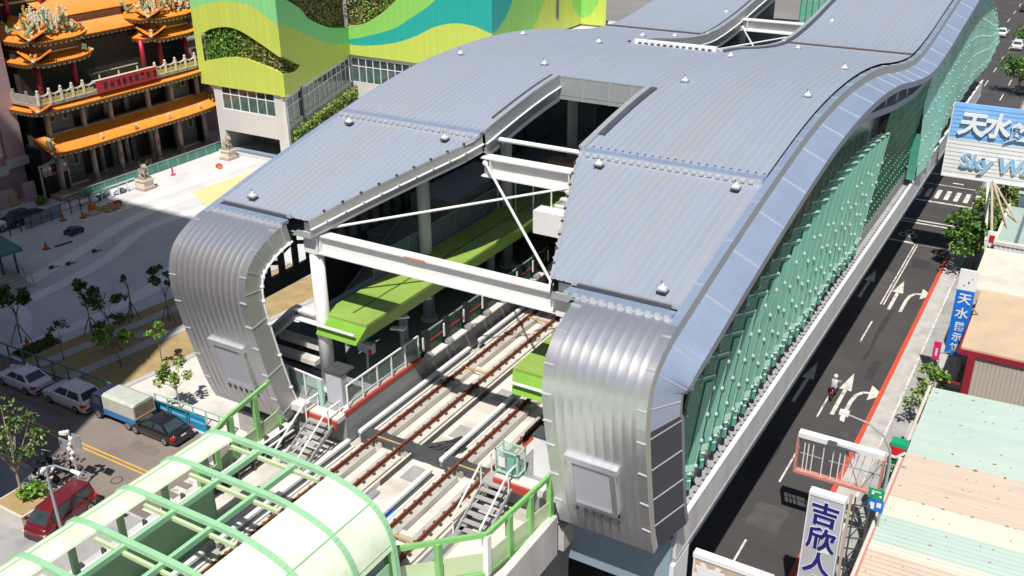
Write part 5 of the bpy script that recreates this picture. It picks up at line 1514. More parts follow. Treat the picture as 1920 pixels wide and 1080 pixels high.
# street fence of green steel
T = thing('street_fence', 'dark green steel fence between the parked cars and the soil beds', 'fence', (-58, 36.2, .1))
mb = MB().m('teal_roof').bar((-72, 36.2, 1.35), (-46.5, 36.4, 1.35), .07, .09)
mb.bar((-72, 36.2, .25), (-46.5, 36.4, .25), .05, .06); mb.build('rail', T)
for i in range(16): MB().m('teal_roof').box(-72.05 + i * 1.7, -71.95 + i * 1.7, 36.17, 36.27, .05, 1.35).build('post', T)
T = thing('hoarding', 'bright blue painted hoarding behind the parked black car', 'hoarding', (-47.5, 36.3, 0))
MB().m('hoarding_blue').box(-50.2, -45.2, 36.5, 36.62, .05, 1.2).build('board', T)
MB().m('sign_sky').box(-50.2, -45.2, 36.49, 36.5, .7, .85).box(-48.6, -48.2, 36.48, 36.49, .2, .9).box(-46.9, -46.5, 36.48, 36.49, .2, .9).build('painted_band', T)
T = thing('white_railing', 'thin pale railing in front of the white paving by the left curl', 'railing', (-46, 37.2, .1))
mb = MB().m('mint_bracket'); rail(mb, [(-50.5, 37.1, .1), (-43.5, 37.3, .1)], 1.1, 1.2); mb.build('rails', T)

# ================================================================== VEHICLES (built facing +x, then turned)
def wheels(T, xs, w, r=.31):
    for x in xs:
        for s in (-1, 1):
            o = MB().m('tyre', True).tube([(x, s * w - .1, r), (x, s * w + .1, r)], r, 16).build('wheel', T, local=True)
            MB().m('rim').tube([(x, s * (w + .10), r), (x, s * (w + .115), r)], r * .66, 12).m('dark_steel').tube([(x, s * (w + .116), r), (x, s * (w + .12), r)], r * .2, 8).build('rim', o, local=True)
def car(name, label, loc, rz, paint, kind='sedan', group=None, cat='car'):
    T = thing(name, label, cat, (0, 0, 0), group)
    if kind == 'sedan': L, Wd, H = 4.5, .87, 1.42; prof = [(-2.25, .55), (-2.2, .86), (-1.5, .92), (1.0, .9), (2.0, .72), (2.25, .5)]; cab = (-1.75, 1.05, -1.05, .2)
    elif kind == 'suv': L, Wd, H = 4.5, .92, 1.62; prof = [(-2.2, .6), (-2.15, .98), (-1.5, 1.02), (1.05, 1.0), (2.05, .84), (2.22, .55)]; cab = (-2.1, 1.2, -1.75, .3)
    else: L, Wd, H = 4.0, .85, 1.68; prof = [(-2.0, .6), (-1.98, 1.0), (-1.5, 1.02), (1.4, .98), (1.9, .84), (2.0, .55)]; cab = (-1.97, 1.7, -1.87, .95)
    P = [(p.x, p.y) for p in interp([(a, b, 0) for a, b in prof], 5)]
    mb = MB().m(paint, True)
    rings = []
    for x, zt in P:
        e = abs(x) / (L / 2); w = Wd * (1 - .14 * e ** 6)
        arch = .2
        rings.append([(x, -w * .93, arch), (x, -w, .42), (x, -w * .985, zt - .09), (x, -w * .90, zt), (x, w * .90, zt), (x, w * .985, zt - .09), (x, w, .42), (x, w * .93, arch)])
    mb.grid(rings)
    mb.mesh(rings[0], [tuple(range(8))]).mesh(rings[-1], [tuple(range(8))[::-1]])
    x1, x2, x3, x4 = cab
    zb = max(z for _, z in P) - .04
    n = 6
    lo = [(x1, -Wd * .9), (x2, -Wd * .88), (x2, Wd * .88), (x1, Wd * .9)]
    hi = [(x3, -Wd * .70), (x4, -Wd * .68), (x4, Wd * .68), (x3, Wd * .70)]
    zm = H - .05
    mb.m(paint)
    for i in range(4):
        j = (i + 1) % 4
        mb.face([(*lo[i], zb), (*lo[j], zb), (*hi[j], zm), (*hi[i], zm)])
    mb.m(paint, True)
    rf = []
    for i in range(9):
        t = i / 8; x = lerp(x3, x4, t); row = []
        for q in range(7):
            s = q / 6 * 2 - 1; row.append((x, s * Wd * .70, zm + .07 * (1 - s ** 4) * (1 - (2 * t - 1) ** 6)))
        rf.append(row)
    mb.grid(rf)
    body = mb.build('body', T, local=True)
    def pane(a, b, c, d, nm, k=.1, off=.012):
        a, b, c, d = map(Vector, (a, b, c, d)); nrm = (b - a).cross(d - a).normalized() * off
        f = lambda u, v: a.lerp(b, u).lerp(d.lerp(c, u), v) + nrm
        MB().m('window_glass').face([f(k, .1), f(1 - k, .1), f(1 - k, .88), f(k, .88)]).build(nm, T, local=True)
    A = [(*p, zb) for p in lo]; B = [(*p, zm) for p in hi]
    pane(A[3], A[0], B[0], B[3], 'rear_window', .07); pane(A[1], A[2], B[2], B[1], 'windscreen', .06)
    for (i, j, t0, t1) in ((0, 1, .08, .5), (0, 1, .53, .93), (2, 3, .07, .47), (2, 3, .5, .92)):
        a, b = Vector(A[i]).lerp(Vector(A[j]), t0), Vector(A[i]).lerp(Vector(A[j]), t1); d, c = Vector(B[i]).lerp(Vector(B[j]), t0), Vector(B[i]).lerp(Vector(B[j]), t1)
        pane(a, b, c, d, 'side_window', .03)
    xr, xf = P[0][0], P[-1][0]
    for s in (-1, 1):
        MB().m('tail').box(xr - .03, xr + .22, s * Wd * .86 - .14, s * Wd * .86 + .05 * s + .1, .66, .84).build('tail_light', T, local=True)
        MB().m('head').box(xf - .26, xf - .02, s * Wd * .72 - .16, s * Wd * .72 + .16, .56, .70).build('headlight', T, local=True)
        MB().m(paint).box(x2 - .35, x2 - .15, s * (Wd + .03), s * (Wd + .19), zb + .02, zb + .15).build('wing_mirror', T, local=True)
    MB().m('plate').box(xr - .045, xr - .02, -.2, .2, .62, .72).build('number_plate', T, local=True)
    MB().m('trim_dark').box(xr - .06, xr + .1, -Wd * .8, Wd * .8, .3, .46).build('bumper', T, local=True)
    MB().m('trim_dark').box(xf - .1, xf + .04, -Wd * .8, Wd * .8, .28, .44).build('bumper', T, local=True)
    wheels(T, (-1.35, 1.35), Wd - .09)
    T.location = loc; T.rotation_euler = (0, 0, rz)
    return T
car('parked_car', 'white sedan parked in the shade at the left picture edge', (-61.2, 34.6, 0), math.pi, 'paint_white', group='cars parked on the side street')
car('parked_car', 'white estate car parked behind the small covered truck', (-56.1, 34.8, 0), math.pi, 'paint_white', 'suv', group='cars parked on the side street')
car('parked_car', 'black sedan with red tail lights parked in the sun beside the blue hoarding', (-47.9, 35.1, 0), math.pi, 'paint_black', group='cars parked on the side street')
car('parked_van', 'dark red van parked on the pavement beside the bent lamp post', (-45.45, 25.85, .13), -math.pi / 2 + .16, 'paint_red', 'van', cat='van')
car('parked_car', 'dark sedan standing behind the plaza fence below the pink building', (-89.6, 54.8, .1), math.pi / 2, 'paint_navy'); 
car('parked_car', 'white hatchback by the plaza fence, nearer the temple than the dark sedan', (-90.0, 50.6, .1), math.pi / 2, 'paint_white', 'suv')
car('moving_car', 'white car on the far road in the lane nearer the station glass', (-16.9, 203, 0), math.pi / 2, 'paint_white', group='white cars on the far road')
car('moving_car', 'white car on the far road in the lane nearer the roadside trees', (-13.2, 192, 0), math.pi / 2, 'paint_white', 'suv', group='white cars on the far road')
car('moving_car', 'dark car at the very top of the far road', (-16.0, 233, 0), math.pi / 2, 'paint_navy')
# covered truck
T = thing('small_truck', 'small truck with grey canvas cover and bright blue tailboard', 'truck', (0, 0, 0))
MB().m('paint_navy').prism([(.95, -.8, .45), (2.35, -.8, .45), (2.3, -.8, 1.1), (1.9, -.8, 1.85), (.95, -.8, 1.9)], (0, 1.6, 0)).build('cab', T, local=True)
MB().m('window_glass').face([(2.31, -.7, 1.12), (2.31, .7, 1.12), (1.95, .65, 1.78), (1.95, -.65, 1.78)]).face([(1.1, -.81, 1.15), (2.0, -.81, 1.15), (1.8, -.81, 1.75), (1.1, -.81, 1.75)]).face([(1.1, .81, 1.15), (1.1, .81, 1.75), (1.8, .81, 1.75), (2.0, .81, 1.15)]).build('cab_window', T, local=True)
MB().m('paint_blue').box(-2.2, .9, -.85, .85, .62, 1.05).m('white_line').box(-2.215, -2.2, -.5, .5, .78, .92).box(-2.1, .8, -.865, -.85, .66, .7).build('cargo_bed', T, local=True)
mb = MB().m('canvas').prism([(-2.2, -.84, 1.06), (-2.2, .84, 1.06), (-2.2, .84, 2.0), (-2.2, .6, 2.12), (-2.2, -.6, 2.12), (-2.2, -.84, 2.0)], (3.05, 0, 0)); mb.m('canvas_brown').box(-2.215, -2.202, -.74, .74, 1.2, 1.95)
mb.m('timber').box(-2.24, -2.21, -.86, .86, 1.04, 1.14).build('canvas_cover', T, local=True)
for s in (-1, 1): MB().m('tail').box(-2.24, -2.2, s * .7 - .12, s * .7 + .12, .5, .62).build('tail_light', T, local=True)
MB().m('dark_steel').box(-2.2, 2.2, -.55, .55, .35, .61).build('chassis', T, local=True)
wheels(T, (-1.3, 1.6), .72, .33)
T.location = (-51.3, 35.1, 0); T.rotation_euler = (0, 0, math.pi)
# scooter and its rider
T = thing('scooter', 'small dark scooter ridden along the sunlit lane by the turn arrow', 'scooter', (0, 0, 0))
MB().m('paint_black', True).tube([(-.75, 0, .62), (-.4, 0, .72), (0, 0, .62)], [.12, .19, .14], 8).tube([(.0, 0, .35), (.38, 0, .38), (.52, 0, .95)], [.14, .12, .1], 8).build('body', T, local=True)
MB().m('grey_steel').tube([(.5, -.34, 1.05), (.55, 0, 1.0), (.5, .34, 1.05)], .025, 6).m('head').ball((.62, 0, .86), .09, 6, 4).build('handlebar', T, local=True)
MB().m('tail').box(-.86, -.78, -.1, .1, .62, .72).build('tail_light', T, local=True)
for x in (-.62, .62): MB().m('tyre').tube([(x, -.06, .24), (x, .06, .24)], .24, 12).build('wheel', T, local=True)
T.location = (-11.15, 61.6, 0); T.rotation_euler = (0, 0, math.pi / 2)
def person(label, loc, rz, joints, edges, helmet, shirt='cloth_dark', group=None):
    P = thing('person', label, 'person', (0, 0, 0), group)
    me = bpy.data.meshes.new('body'); o = bpy.data.objects.new('body', me); C.objects.link(o)
    me.from_pydata([j[:3] for j in joints], edges, [])
    md = o.modifiers.new('s', 'SKIN'); o.modifiers.new('u', 'SUBSURF').levels = 1
    for i, j in enumerate(joints):
        me.skin_vertices[0].data[i].radius = (j[3], j[3])
    me.skin_vertices[0].data[0].use_root = True
    bpy.context.view_layer.update()
    m2 = bpy.data.meshes.new_from_object(o.evaluated_get(bpy.context.evaluated_depsgraph_get()))
    bpy.data.objects.remove(o)
    m2.materials.clear(); m2.materials.append(MATS['skin']); m2.materials.append(MATS[shirt]); m2.materials.append(MATS['sign_grey'])
    for p in m2.polygons:
        z = p.center.z; p.use_smooth = True
        p.material_index = 0 if (z > 1.42 or (abs(p.center.y) > .26 and z > .85 and p.center.x > .3)) else (2 if z > .85 else 1)
    b = bpy.data.objects.new('body', m2); C.objects.link(b); b.parent = P
    hx, hz = joints[5][0], joints[5][2]
    mb = MB().m(helmet, True).ball((hx, 0, hz + .05), .155, 10, 7); mb.build('helmet', P, local=True)
    P.location = loc; P.rotation_euler = (0, 0, rz)
# seated rider: pelvis, chest, neck, head, hands on the bar, feet on the board
J = [(-.35, 0, .85, .15), (-.28, 0, 1.08, .16), (-.2, 0, 1.32, .17), (-.17, 0, 1.44, .06), (-.15, 0, 1.52, .08), (-.13, 0, 1.62, .09),
     (-.2, .19, 1.36, .07), (.08, .27, 1.15, .05), (.42, .30, 1.07, .04), (-.2, -.19, 1.36, .07), (.08, -.27, 1.15, .05), (.42, -.30, 1.07, .04),
     (-.3, .11, .82, .11), (.1, .15, .78, .09), (.08, .16, .42, .06), (.22, .16, .38, .05), (-.3, -.11, .82, .11), (.1, -.15, .78, .09), (.08, -.16, .42, .06), (.22, -.16, .38, .05)]
Ed = [(0, 1), (1, 2), (2, 3), (3, 4), (4, 5), (2, 6), (6, 7), (7, 8), (2, 9), (9, 10), (10, 11), (0, 12), (12, 13), (13, 14), (14, 15), (0, 16), (16, 17), (17, 18), (18, 19)]
person('person in a pale shirt and white helmet riding the small scooter', (-11.15, 61.6, 0), math.pi / 2, J, Ed, 'sign_white')

# ================================================================== STREET FURNITURE
T = thing('street_lamp', 'bent grey street lamp standing over the dark red van', 'street lamp', (-44.3, 25.0, .13))
MB().m('lamp_grey').tube([(-44.3, 25, .13), (-44.32, 25, 3.6), (-44.3, 25, 4.5), (-44.05, 25.05, 4.95), (-43.5, 25.1, 5.15), (-42.2, 25.2, 5.2)], [.09, .075, .07, .06, .055, .05], 8).build('pole', T)
MB().m('sign_white').tube([(-42.3, 25.2, 5.2), (-41.6, 25.25, 5.18)], [.1, .13], 8).build('lamp_head', T)
T = thing('signal_mast', 'traffic signal mast with white heads and two grey square backplates', 'traffic signal', (-47.3, 28.5, 0))
MB().m('sign_grey').tube([(-47.3, 28.5, .1), (-47.25, 28.5, 4.2)], .07, 8).build('pole', T)
mb = MB().m('sign_white')
for z, dx in ((4.15, 0), (4.0, -.35), (3.75, .2), (3.35, .05), (3.0, -.1), (2.7, .05), (2.3, -.05)): mb.ball((-47.25 + dx, 28.45, z), .12, 7, 5).bar((-47.25, 28.5, z), (-47.25 + dx * 1.6, 28.3, z - .05), .12, .2)
mb.build('signal_head', T)
for a, b, z in ((-48.3, -47.5, 2.55), (-46.9, -46.2, 3.3)):
    MB().m('grey_steel').box(a, b, 28.44, 28.5, z, z + .85).build('backplate', T)
T = thing('street_lamp', 'tall thin lamp with long curved arm reaching over the main road', 'street lamp', (-4.9, 44.3, .15))
MB().m('lamp_grey').tube([(-4.9, 44.3, .15), (-4.9, 44.3, 7.2), (-4.98, 44.25, 8.0), (-5.4, 44.2, 8.75), (-6.2, 44.1, 9.25), (-7.3, 44.0, 9.5)], [.10, .075, .06, .055, .05, .045], 8).build('pole', T)
MB().m('sign_white').box(-7.55, -7.1, 43.85, 44.15, 9.42, 9.62).tube([(-7.35, 43.7, 9.2), (-7.3, 44.0, 9.5)], [.12, .08], 8).build('lamp_head', T)

# ================================================================== THE RIGHT HAND ROW: ROOFS AND SIGNS
def shed_roof(mb, x0, x1, ya, yb, z0, slope, keyf, pitch=.32, amp=.05):
    """corrugated sheets with waves running along x; keyf(y) -> material"""
    y = ya
    while y < yb - 1e-6:
        k = keyf(y); mb.m(k, False)
        n = 4; ys = [y + pitch * i / n for i in range(n + 1)]
        zs = [amp * math.sin(2 * math.pi * i / n) for i in range(n + 1)]
        mb.grid([[(x0, yy, z0 + zz + slope[1] * (yy - ya)) for yy, zz in zip(ys, zs)], [(x1, yy, z0 + slope[0] * (x1 - x0) + zz + slope[1] * (yy - ya)) for yy, zz in zip(ys, zs)]])
        y += pitch
T = thing('corrugated_shed', 'long shed with mint and cream striped corrugated roof at the lower right', 'shed', (2, 44, 0))
def ck(y):
    for lim, kk in ((33.0, 'sheet_cream'), (34.2, 'sheet_pale'), (38.6, 'sheet_cream'), (39.4, 'sheet_pale'), (41.7, 'sheet_mint'), (43.2, 'sheet_pale'), (47.3, 'sheet_cream'), (99, 'sheet_mint')):
        if y < lim: return kk
mb = MB(); shed_roof(mb, -4.55, 14, 20, 55.2, 6.0, (.035, 0), ck); mb.m('sheet_grey').box(-4.5, 14, 20, 55.1, 5.5, 5.8)
mb.m('sheet_stain'); rr = random.Random(31)
for y in np.arange(26, 55, 1.02):
    x = -4.3
    while x < 3:
        if rr.random() < .5: mb.box(x, x + (.04 if rr.random() < .6 else rr.uniform(.08, .2)), y, y + .035, 6.03 + .035 * (x + 4.55), 6.065 + .035 * (x + 4.55))
        x += rr.uniform(.3, .9)
mb.build('roof', T)
MB().m('wall_white').box(-4.3, 14, 20, 55, -.05, 5.5).build('wall', T)
MB().m('sheet_white').tube([(-4.72, 20, 5.95), (-4.72, 55.3, 5.95)], .1, 8).m('pink_frame').box(-4.66, -4.56, 20, 47, 5.7, 6.02).build('gutter', T)
T = thing('red_shed', 'shed with tan roof, dark red trim and ribbed pale wall', 'shed', (0, 63, 0))
MB().m('sheet_tan').prism([(-3.9, 61.2, 5.9), (10, 61.2, 5.9), (10, 69.0, 6.6), (-3.9, 69.0, 6.6)], (0, 0, .12)).build('roof', T)
mb = MB(); x = -2.95
while x < 9: mb.m('sheet_cream').box(x, x + .12, 61.25, 61.3, 0, 5.6).m('sheet_grey').box(x + .12, x + .24, 61.28, 61.3, 0, 5.6); x += .24
mb.m('sheet_tan').box(-3.0, 9.5, 61.3, 68.5, 0, 5.8); mb.build('wall', T)
MB().m('frame_red').box(-4.0, 10, 61.1, 61.25, 5.55, 5.9).box(-3.4, -2.96, 61.05, 61.3, 0, 5.55).box(-4.02, -3.9, 61.26, 69, 5.7, 6.0).box(-4.6, -3.4, 61.3, 61.4, 0, 3.4).build('red_trim', T)
MB().m('black').box(-4.4, -3.42, 60.8, 61.28, 0, 3.3).m('sheet_cream').box(-4.1, -3.5, 58, 59.6, .1, .9).build('doorway', T)
T = thing('cream_shed', 'shed with cream flat roof behind the tall blue sign', 'shed', (0, 73, 0))
mb = MB().m('sheet_white').prism([(-4.65, 70.2, 6.2), (10, 70.2, 6.2), (10, 77.5, 6.5), (-4.65, 77.5, 6.5)], (0, 0, .12)).m('sheet_pale').box(-4.6, 10, 69.9, 70.19, 5.2, 6.3)
mb.build('roof', T); MB().m('sheet_cream').box(-4.3, 10, 70.2, 77.3, -.05, 6.2).build('wall', T)
T = thing('white_outhouse', 'small white ribbed outhouse with mint flat roof and slate top', 'outbuilding', (0, 84, 0))
mb = MB().m('wall_white').box(-4.2, 6, 78.6, 88, -.05, 6.6); x = -4.1
while x < 6: mb.m('sign_white').box(x, x + .1, 78.55, 78.6, 0, 6.6); x += .32
mb.build('wall', T); MB().m('sheet_mint').box(-4.1, 6, 78.9, 87.9, 6.6, 6.68).m('sheet_white').box(-4.3, 6, 78.5, 78.9, 6.6, 6.85).box(-4.3, -4.1, 78.9, 88, 6.6, 6.85).m('slate').box(-2.9, -2.7, 78.9, 88, 6.68, 6.9).build('roof', T)
MB().m('slate').box(-3.6, 6, 88.2, 93, -.05, 7.8).m('sheet_white').box(-3.7, 6.1, 88.1, 93.1, 7.8, 8.0).box(-3.4, -2.8, 89, 89.8, 8, 9).build('tank_room', T)
MB().m('white_steel').tube([(-4.45, 78.3, 5.4), (-4.45, 78.3, 4.2), (-3.6, 77.9, 3.4), (-2.2, 77.8, 3.0)], .09, 6).build('drain_pipe', T)

# upright sign, coloured grey in front and white on top as light falls, with dark blue characters, carried on a steel rack
T = thing('upright_sign', 'shade-greyed upright lightbox sign with large dark blue brush characters on a steel rack', 'sign', (-6.6, 39.1, .15))
b = MB().m('sign_grey').box(-7.42, -5.88, 39.0, 39.35, .9, 7.85).m('sign_white').box(-7.47, -5.83, 38.96, 39.4, 7.85, 8.03).box(-7.47, -7.42, 38.97, 39.36, .9, 7.85).box(-5.88, -5.83, 38.97, 39.36, .9, 7.85).build('lightbox', T)
mbk = MB().m('sign_white'); mbt = MB().m('ink_blue')
for i, ch in enumerate('吉欣人力'):
    z = 6.85 - i * 1.42
    mbk.text(ch, 1.35, (-6.65, 38.992, z), (1, 0, -.02), (.02, 0, 1), .008, .065); mbt.text(ch, 1.35, (-6.65, 38.98, z), (1, 0, -.02), (.02, 0, 1), .012, .035)
mbk.build('character_outline', b); mbt.build('characters', b)
mb = MB().m('sheet_cream').box(-5.72, -5.60, 39.1, 39.22, .15, 8.4); mb.m('dark_steel').box(-5.5, -5.43, 39.1, 39.2, .15, 8.3).box(-4.9, -4.83, 39.4, 39.5, .15, 7.9)
for z in np.arange(1, 8, .62): mb.bar((-5.7, 39.15, z), (-4.85, 39.45, z), .05, .05)
for z in np.arange(1, 8, 1.24): mb.bar((-5.5, 39.15, z), (-4.85, 39.45, z + 1.2), .04, .04)
mb.box(-5.2, -4.7, 39.0, 39.05, 3.4, 4.2); mb.build('rack', T)
# tan sign whose top enters at the bottom edge
T = thing('tan_sign', 'tan signboard with white top rail and white character, cut by the lower picture edge', 'sign', (-9.3, 33.1, 0))
b = MB().m('sign_tan').box(-10.65, -7.4, 33.0, 33.3, 2.6, 7.2).m('sign_white').box(-10.75, -7.3, 32.95, 33.35, 7.2, 7.42).box(-10.72, -10.65, 32.97, 33.33, 2.6, 7.2).build('board', T)
MB().m('sign_white').text('美', 1.5, (-9.95, 32.99, 6.15), (1, 0, 0), (0, 0, 1), .02, .05).build('character', b)
MB().m('grey_steel').box(-7.2, -7.05, 33.1, 33.25, .1, 7.2).bar((-7.3, 33.15, 7.0), (-4.6, 33.5, 6.4), .08, .08).bar((-7.3, 33.15, 3.0), (-4.6, 33.5, 3.2), .08, .08).build('support', T)
# empty sign frame over the road
T = thing('empty_sign_frame', 'empty rusty pink sign frame with white top bar sticking out over the road', 'sign frame', (-7.4, 46, 0))
zt, zb = 6.3, 4.0
MB().m('sign_white').box(-9.75, -5.35, 45.75, 46.2, zt, zt + .28).build('top_bar', T)
mb = MB().m('pink_frame').box(-9.8, -5.3, 45.8, 46.15, zb, zb + .16).box(-9.8, -9.68, 45.8, 46.15, zb + .16, zt).box(-5.42, -5.3, 45.8, 46.15, zb - .9, zt); mb.build('frame', T)
mb = MB().m('sign_white')
for x in (-9.4, -9.2, -8.95, -8.4, -7.9, -7.55, -7.3, -6.85): mb.box(x, x + .05, 45.95, 46.0, zb + .16, zt)
mb.m('grey_steel').bar((-7.3, 46, zt), (-6.4, 46, zb + .1), .05, .05).bar((-6.3, 46, zb + .1), (-5.4, 46, zt - .3), .05, .05).box(-9.6, -5.4, 45.97, 46.02, 5.2, 5.24)
for x in (-6.9, -6.6, -6.2, -5.9): mb.bar((x, 46, zb), (x + .3, 46.05, zt - .2), .03, .03)
mb.bar((-5.4, 46, 6.0), (-4.3, 46.2, 6.0), .06, .06).bar((-5.4, 46, 4.4), (-4.3, 46.2, 4.4), .06, .06); mb.build('bars', T)
# red and green shop sign, small road signs
T = thing('slice_sign', 'tall dark green sign with a red and white slice shape at its top', 'sign', (-4.95, 47.2, 3))
MB().m('sign_darkgreen').box(-5.35, -4.6, 47.0, 47.5, 3.4, 5.95).build('panel', T)
MB().m('sign_green').box(-5.32, -4.5, 46.95, 47.6, 6.55, 6.75).m('sign_red').prism([(-5.38, 46.96, 6.54), (-4.55, 46.96, 6.54), (-4.7, 46.96, 6.05), (-5.0, 46.96, 5.98), (-5.3, 46.96, 6.0)], (0, .5, 0)).m('sign_white').bar((-5.4, 46.95, 5.98), (-4.95, 46.95, 5.94), .1, .12).bar((-4.95, 46.95, 5.94), (-4.55, 46.95, 6.35), .1, .12).build('slice', T)
mb = MB().m('sign_white'); rr = random.Random(4)
for _ in range(16):
    x, z = rr.uniform(-5.25, -4.75), rr.uniform(3.6, 5.8); mb.box(x, x + rr.uniform(.03, .12), 46.985, 46.999, z, z + rr.uniform(.02, .1))
mb.build('marks', T)
MB().m('grey_steel').box(-4.95, -4.85, 47.2, 47.3, .1, 3.4).build('post', T)
T = thing('road_sign', 'small green over blue road sign on the pavement behind the shade-greyed upright sign', 'road sign', (-4.9, 40.6, .1))
b = MB().m('sign_green').box(-5.15, -4.45, 40.5, 40.55, 7.55, 8.1).build('green_panel', T)
MB().m('sign_white').ball((-4.95, 40.49, 7.85), .07, 6, 4).ball((-4.6, 40.49, 7.75), .06, 6, 4).box(-5.0, -4.6, 40.485, 40.5, 7.95, 8.0).build('marks', b)
b = MB().m('sign_blue').box(-5.1, -4.4, 40.5, 40.55, 6.9, 7.5).build('blue_panel', T)
MB().m('sign_white').box(-5.0, -4.8, 40.485, 40.5, 7.0, 7.35).box(-4.7, -4.5, 40.485, 40.5, 7.15, 7.4).build('marks', b)
MB().m('lamp_grey').tube([(-4.6, 40.6, .1), (-4.5, 40.6, 8.4)], .06, 8).build('post', T)
# upright blue sign
T = thing('blue_upright_sign', 'tall blue upright sign with white characters and a plain white head', 'sign', (-4.6, 65, 3.3))
b = MB().m('sign_blue').box(-5.1, -4.0, 65, 65.2, 3.4, 8.2).m('sign_white').box(-5.1, -4.0, 65, 65.2, 8.2, 9.6).build('panel', T)
mb = MB().m('sign_white')
for i, ch in enumerate('天水展示館'): mb.text(ch, .82 if i < 2 else .66, (-4.52, 64.985, 7.55 - [0, 1.05, 2.0, 2.8, 3.6][i]), (1, 0, 0), (0, 0, 1), .012, .012)
mb.build('characters', b)
MB().m('ink_blue').box(-4.5, -4.42, 64.985, 65, 8.7, 8.85).box(-4.3, -4.25, 64.985, 65, 9.0, 9.1).box(-4.75, -4.68, 64.985, 65, 8.5, 8.58).build('marks', b)
MB().m('grey_steel').box(-4.4, -4.25, 65.2, 65.35, .1, 8).bar((-3.9, 65.1, 7), (-3.4, 66, 6), .08, .08).build('post', T)
T = thing('pink_sign', 'small bright pink sign at the foot of the blue upright sign', 'sign', (-5.4, 64.6, 3))
b = MB().m('sign_pink').box(-5.75, -5.3, 64.4, 64.55, 3.1, 4.4).build('panel', T); MB().m('sign_white').box(-5.58, -5.45, 64.38, 64.4, 3.4, 3.95).build('marks', b)
MB().m('grey_steel').box(-5.32, -5.24, 64.45, 64.53, .1, 3.2).bar((-5.3, 64.5, 3.6), (-4.4, 65.3, 3.6), .06, .06).build('post', T)
# the wide billboard over the road
BY = 88.0
T = thing('wide_billboard', 'wide billboard of ribbed sheet, sky blue above and white below, on a leaning pole', 'billboard', (-4, BY, 8))
b = MB().m('sign_sky').box(-9.85, 6, BY, BY + .35, 11.75, 14.7).m('sign_white').box(-9.85, 6, BY, BY + .35, 8.55, 11.749).box(-9.9, 6, BY - .04, BY + .4, 8.4, 8.55).box(-9.9, -9.85, BY - .03, BY + .38, 8.4, 14.7).build('panel', T)
mb = MB().m('slate')
for i in range(17): mb.box(-9.85, 6, BY - .012, BY, 8.85 + i * .345, 8.875 + i * .345)
mb.build('ribs', b)
mb = MB().m('sign_white')
for ch, sz, x, z in (('天', 2.1, -8.15, 13.0), ('水', 2.1, -6.3, 13.05), ('飲', 1.45, -4.55, 12.85), ('品', 1.45, -3.0, 12.85)): mb.text(ch, sz, (x, BY - .16, z), (1, 0, 0), (.1, 0, 1), .16, .06)
mb.build('characters', b)
mb = MB().m('sign_white').text('Sky Water', 1.75, (-8.55, BY - .15, 10.0), (1, 0, 0), (.12, 0, 1), .10, .10, align='LEFT')
mb.build('letter_outline', b)
MB().m('ink_sky').text('Sky Water', 1.75, (-8.55, BY - .21, 10.0), (1, 0, 0), (.12, 0, 1), .05, .03, align='LEFT').build('letters', b)
mb = MB().m('sign_white').tube([(-4.55, 84.5, .1), (-6.2, BY + .1, 8.4)], .13, 8); mb.m('sheet_cream').tube([(-4.4, 80.5, 5.2), (-5.9, BY + .2, 8.5)], .11, 8).tube([(-3.6, 82, 6.6), (-5.9, BY + .2, 8.6)], .09, 8).tube([(-3.2, 84, 6.7), (-5.8, BY + .2, 8.5)], .08, 8)
for x in (-9, -6, -3, 0): mb.box(x, x + .12, BY + .36, BY + .46, 8.5, 14.6)
mb.build('support', T)
T = thing('white_red_sign', 'narrow white upright sign with a red square and black characters by the outhouse', 'sign', (-4.4, 82, 5))
b = MB().m('sign_white').box(-4.85, -4.2, 79.6, 79.75, 4.3, 7.2).build('panel', T)
MB().m('sign_red').box(-4.72, -4.32, 79.58, 79.6, 6.3, 6.9).build('red_square', b)
MB().m('ink_black').text('公司', .62, (-4.52, 79.585, 5.45), (0, 0, -1), (1, 0, 0), .01, .015).build('characters', b)

# ================================================================== TREES AND PLANTING
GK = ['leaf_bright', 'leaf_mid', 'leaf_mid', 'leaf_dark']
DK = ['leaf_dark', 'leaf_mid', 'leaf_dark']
tree('street_tree', 'full green street tree in front of the white outhouse and billboard pole', (-6.1, 88.2, .1), 6.6, 2.5, 24, GK, 41, .16, 'trees on the right pavement', leaf=.2, dens=150, low=.3)
tree('street_tree', 'lighter street tree behind the billboard pole, under the wide billboard', (-4.6, 96.5, .1), 6.4, 2.5, 15, ['leaf_bright', 'leaf_olive', 'leaf_mid'], 42, .16, 'trees on the right pavement', leaf=.2, dens=120, low=.3)
tree('street_tree', 'round roadside tree by the far road, above the wide billboard', (-9.6, 158, .1), 6.0, 2.6, 15, GK, 43, .16, 'trees on the right pavement', leaf=.25, dens=80, low=.35)
tree('street_tree', 'roadside tree cut by the right picture edge, beside the white cars', (-10.2, 178, .1), 6.5, 2.7, 15, GK, 44, .16, 'trees on the right pavement', leaf=.25, dens=80, low=.35)
tree('street_tree', 'slender tree with sparse leaves between the blue sign and the striped shed', (-5.3, 60.4, .1), 5.0, 1.3, 12, ['leaf_olive', 'leaf_mid', 'leaf_bright'], 45, .08, 'trees on the right pavement', leaf=.15, dens=60, low=.25)
YG = 'young trees propped in the soil beds'
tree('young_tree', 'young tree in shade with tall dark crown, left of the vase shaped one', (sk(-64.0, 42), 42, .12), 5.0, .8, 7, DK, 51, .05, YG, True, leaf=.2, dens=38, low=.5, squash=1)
tree('young_tree', 'vase shaped young tree in shade with forked stems', (sk(-62.2, 42.3), 42.3, .12), 5.4, 1.2, 9, DK, 52, .05, YG, False, leaf=.2, dens=30, low=.35, squash=.6)
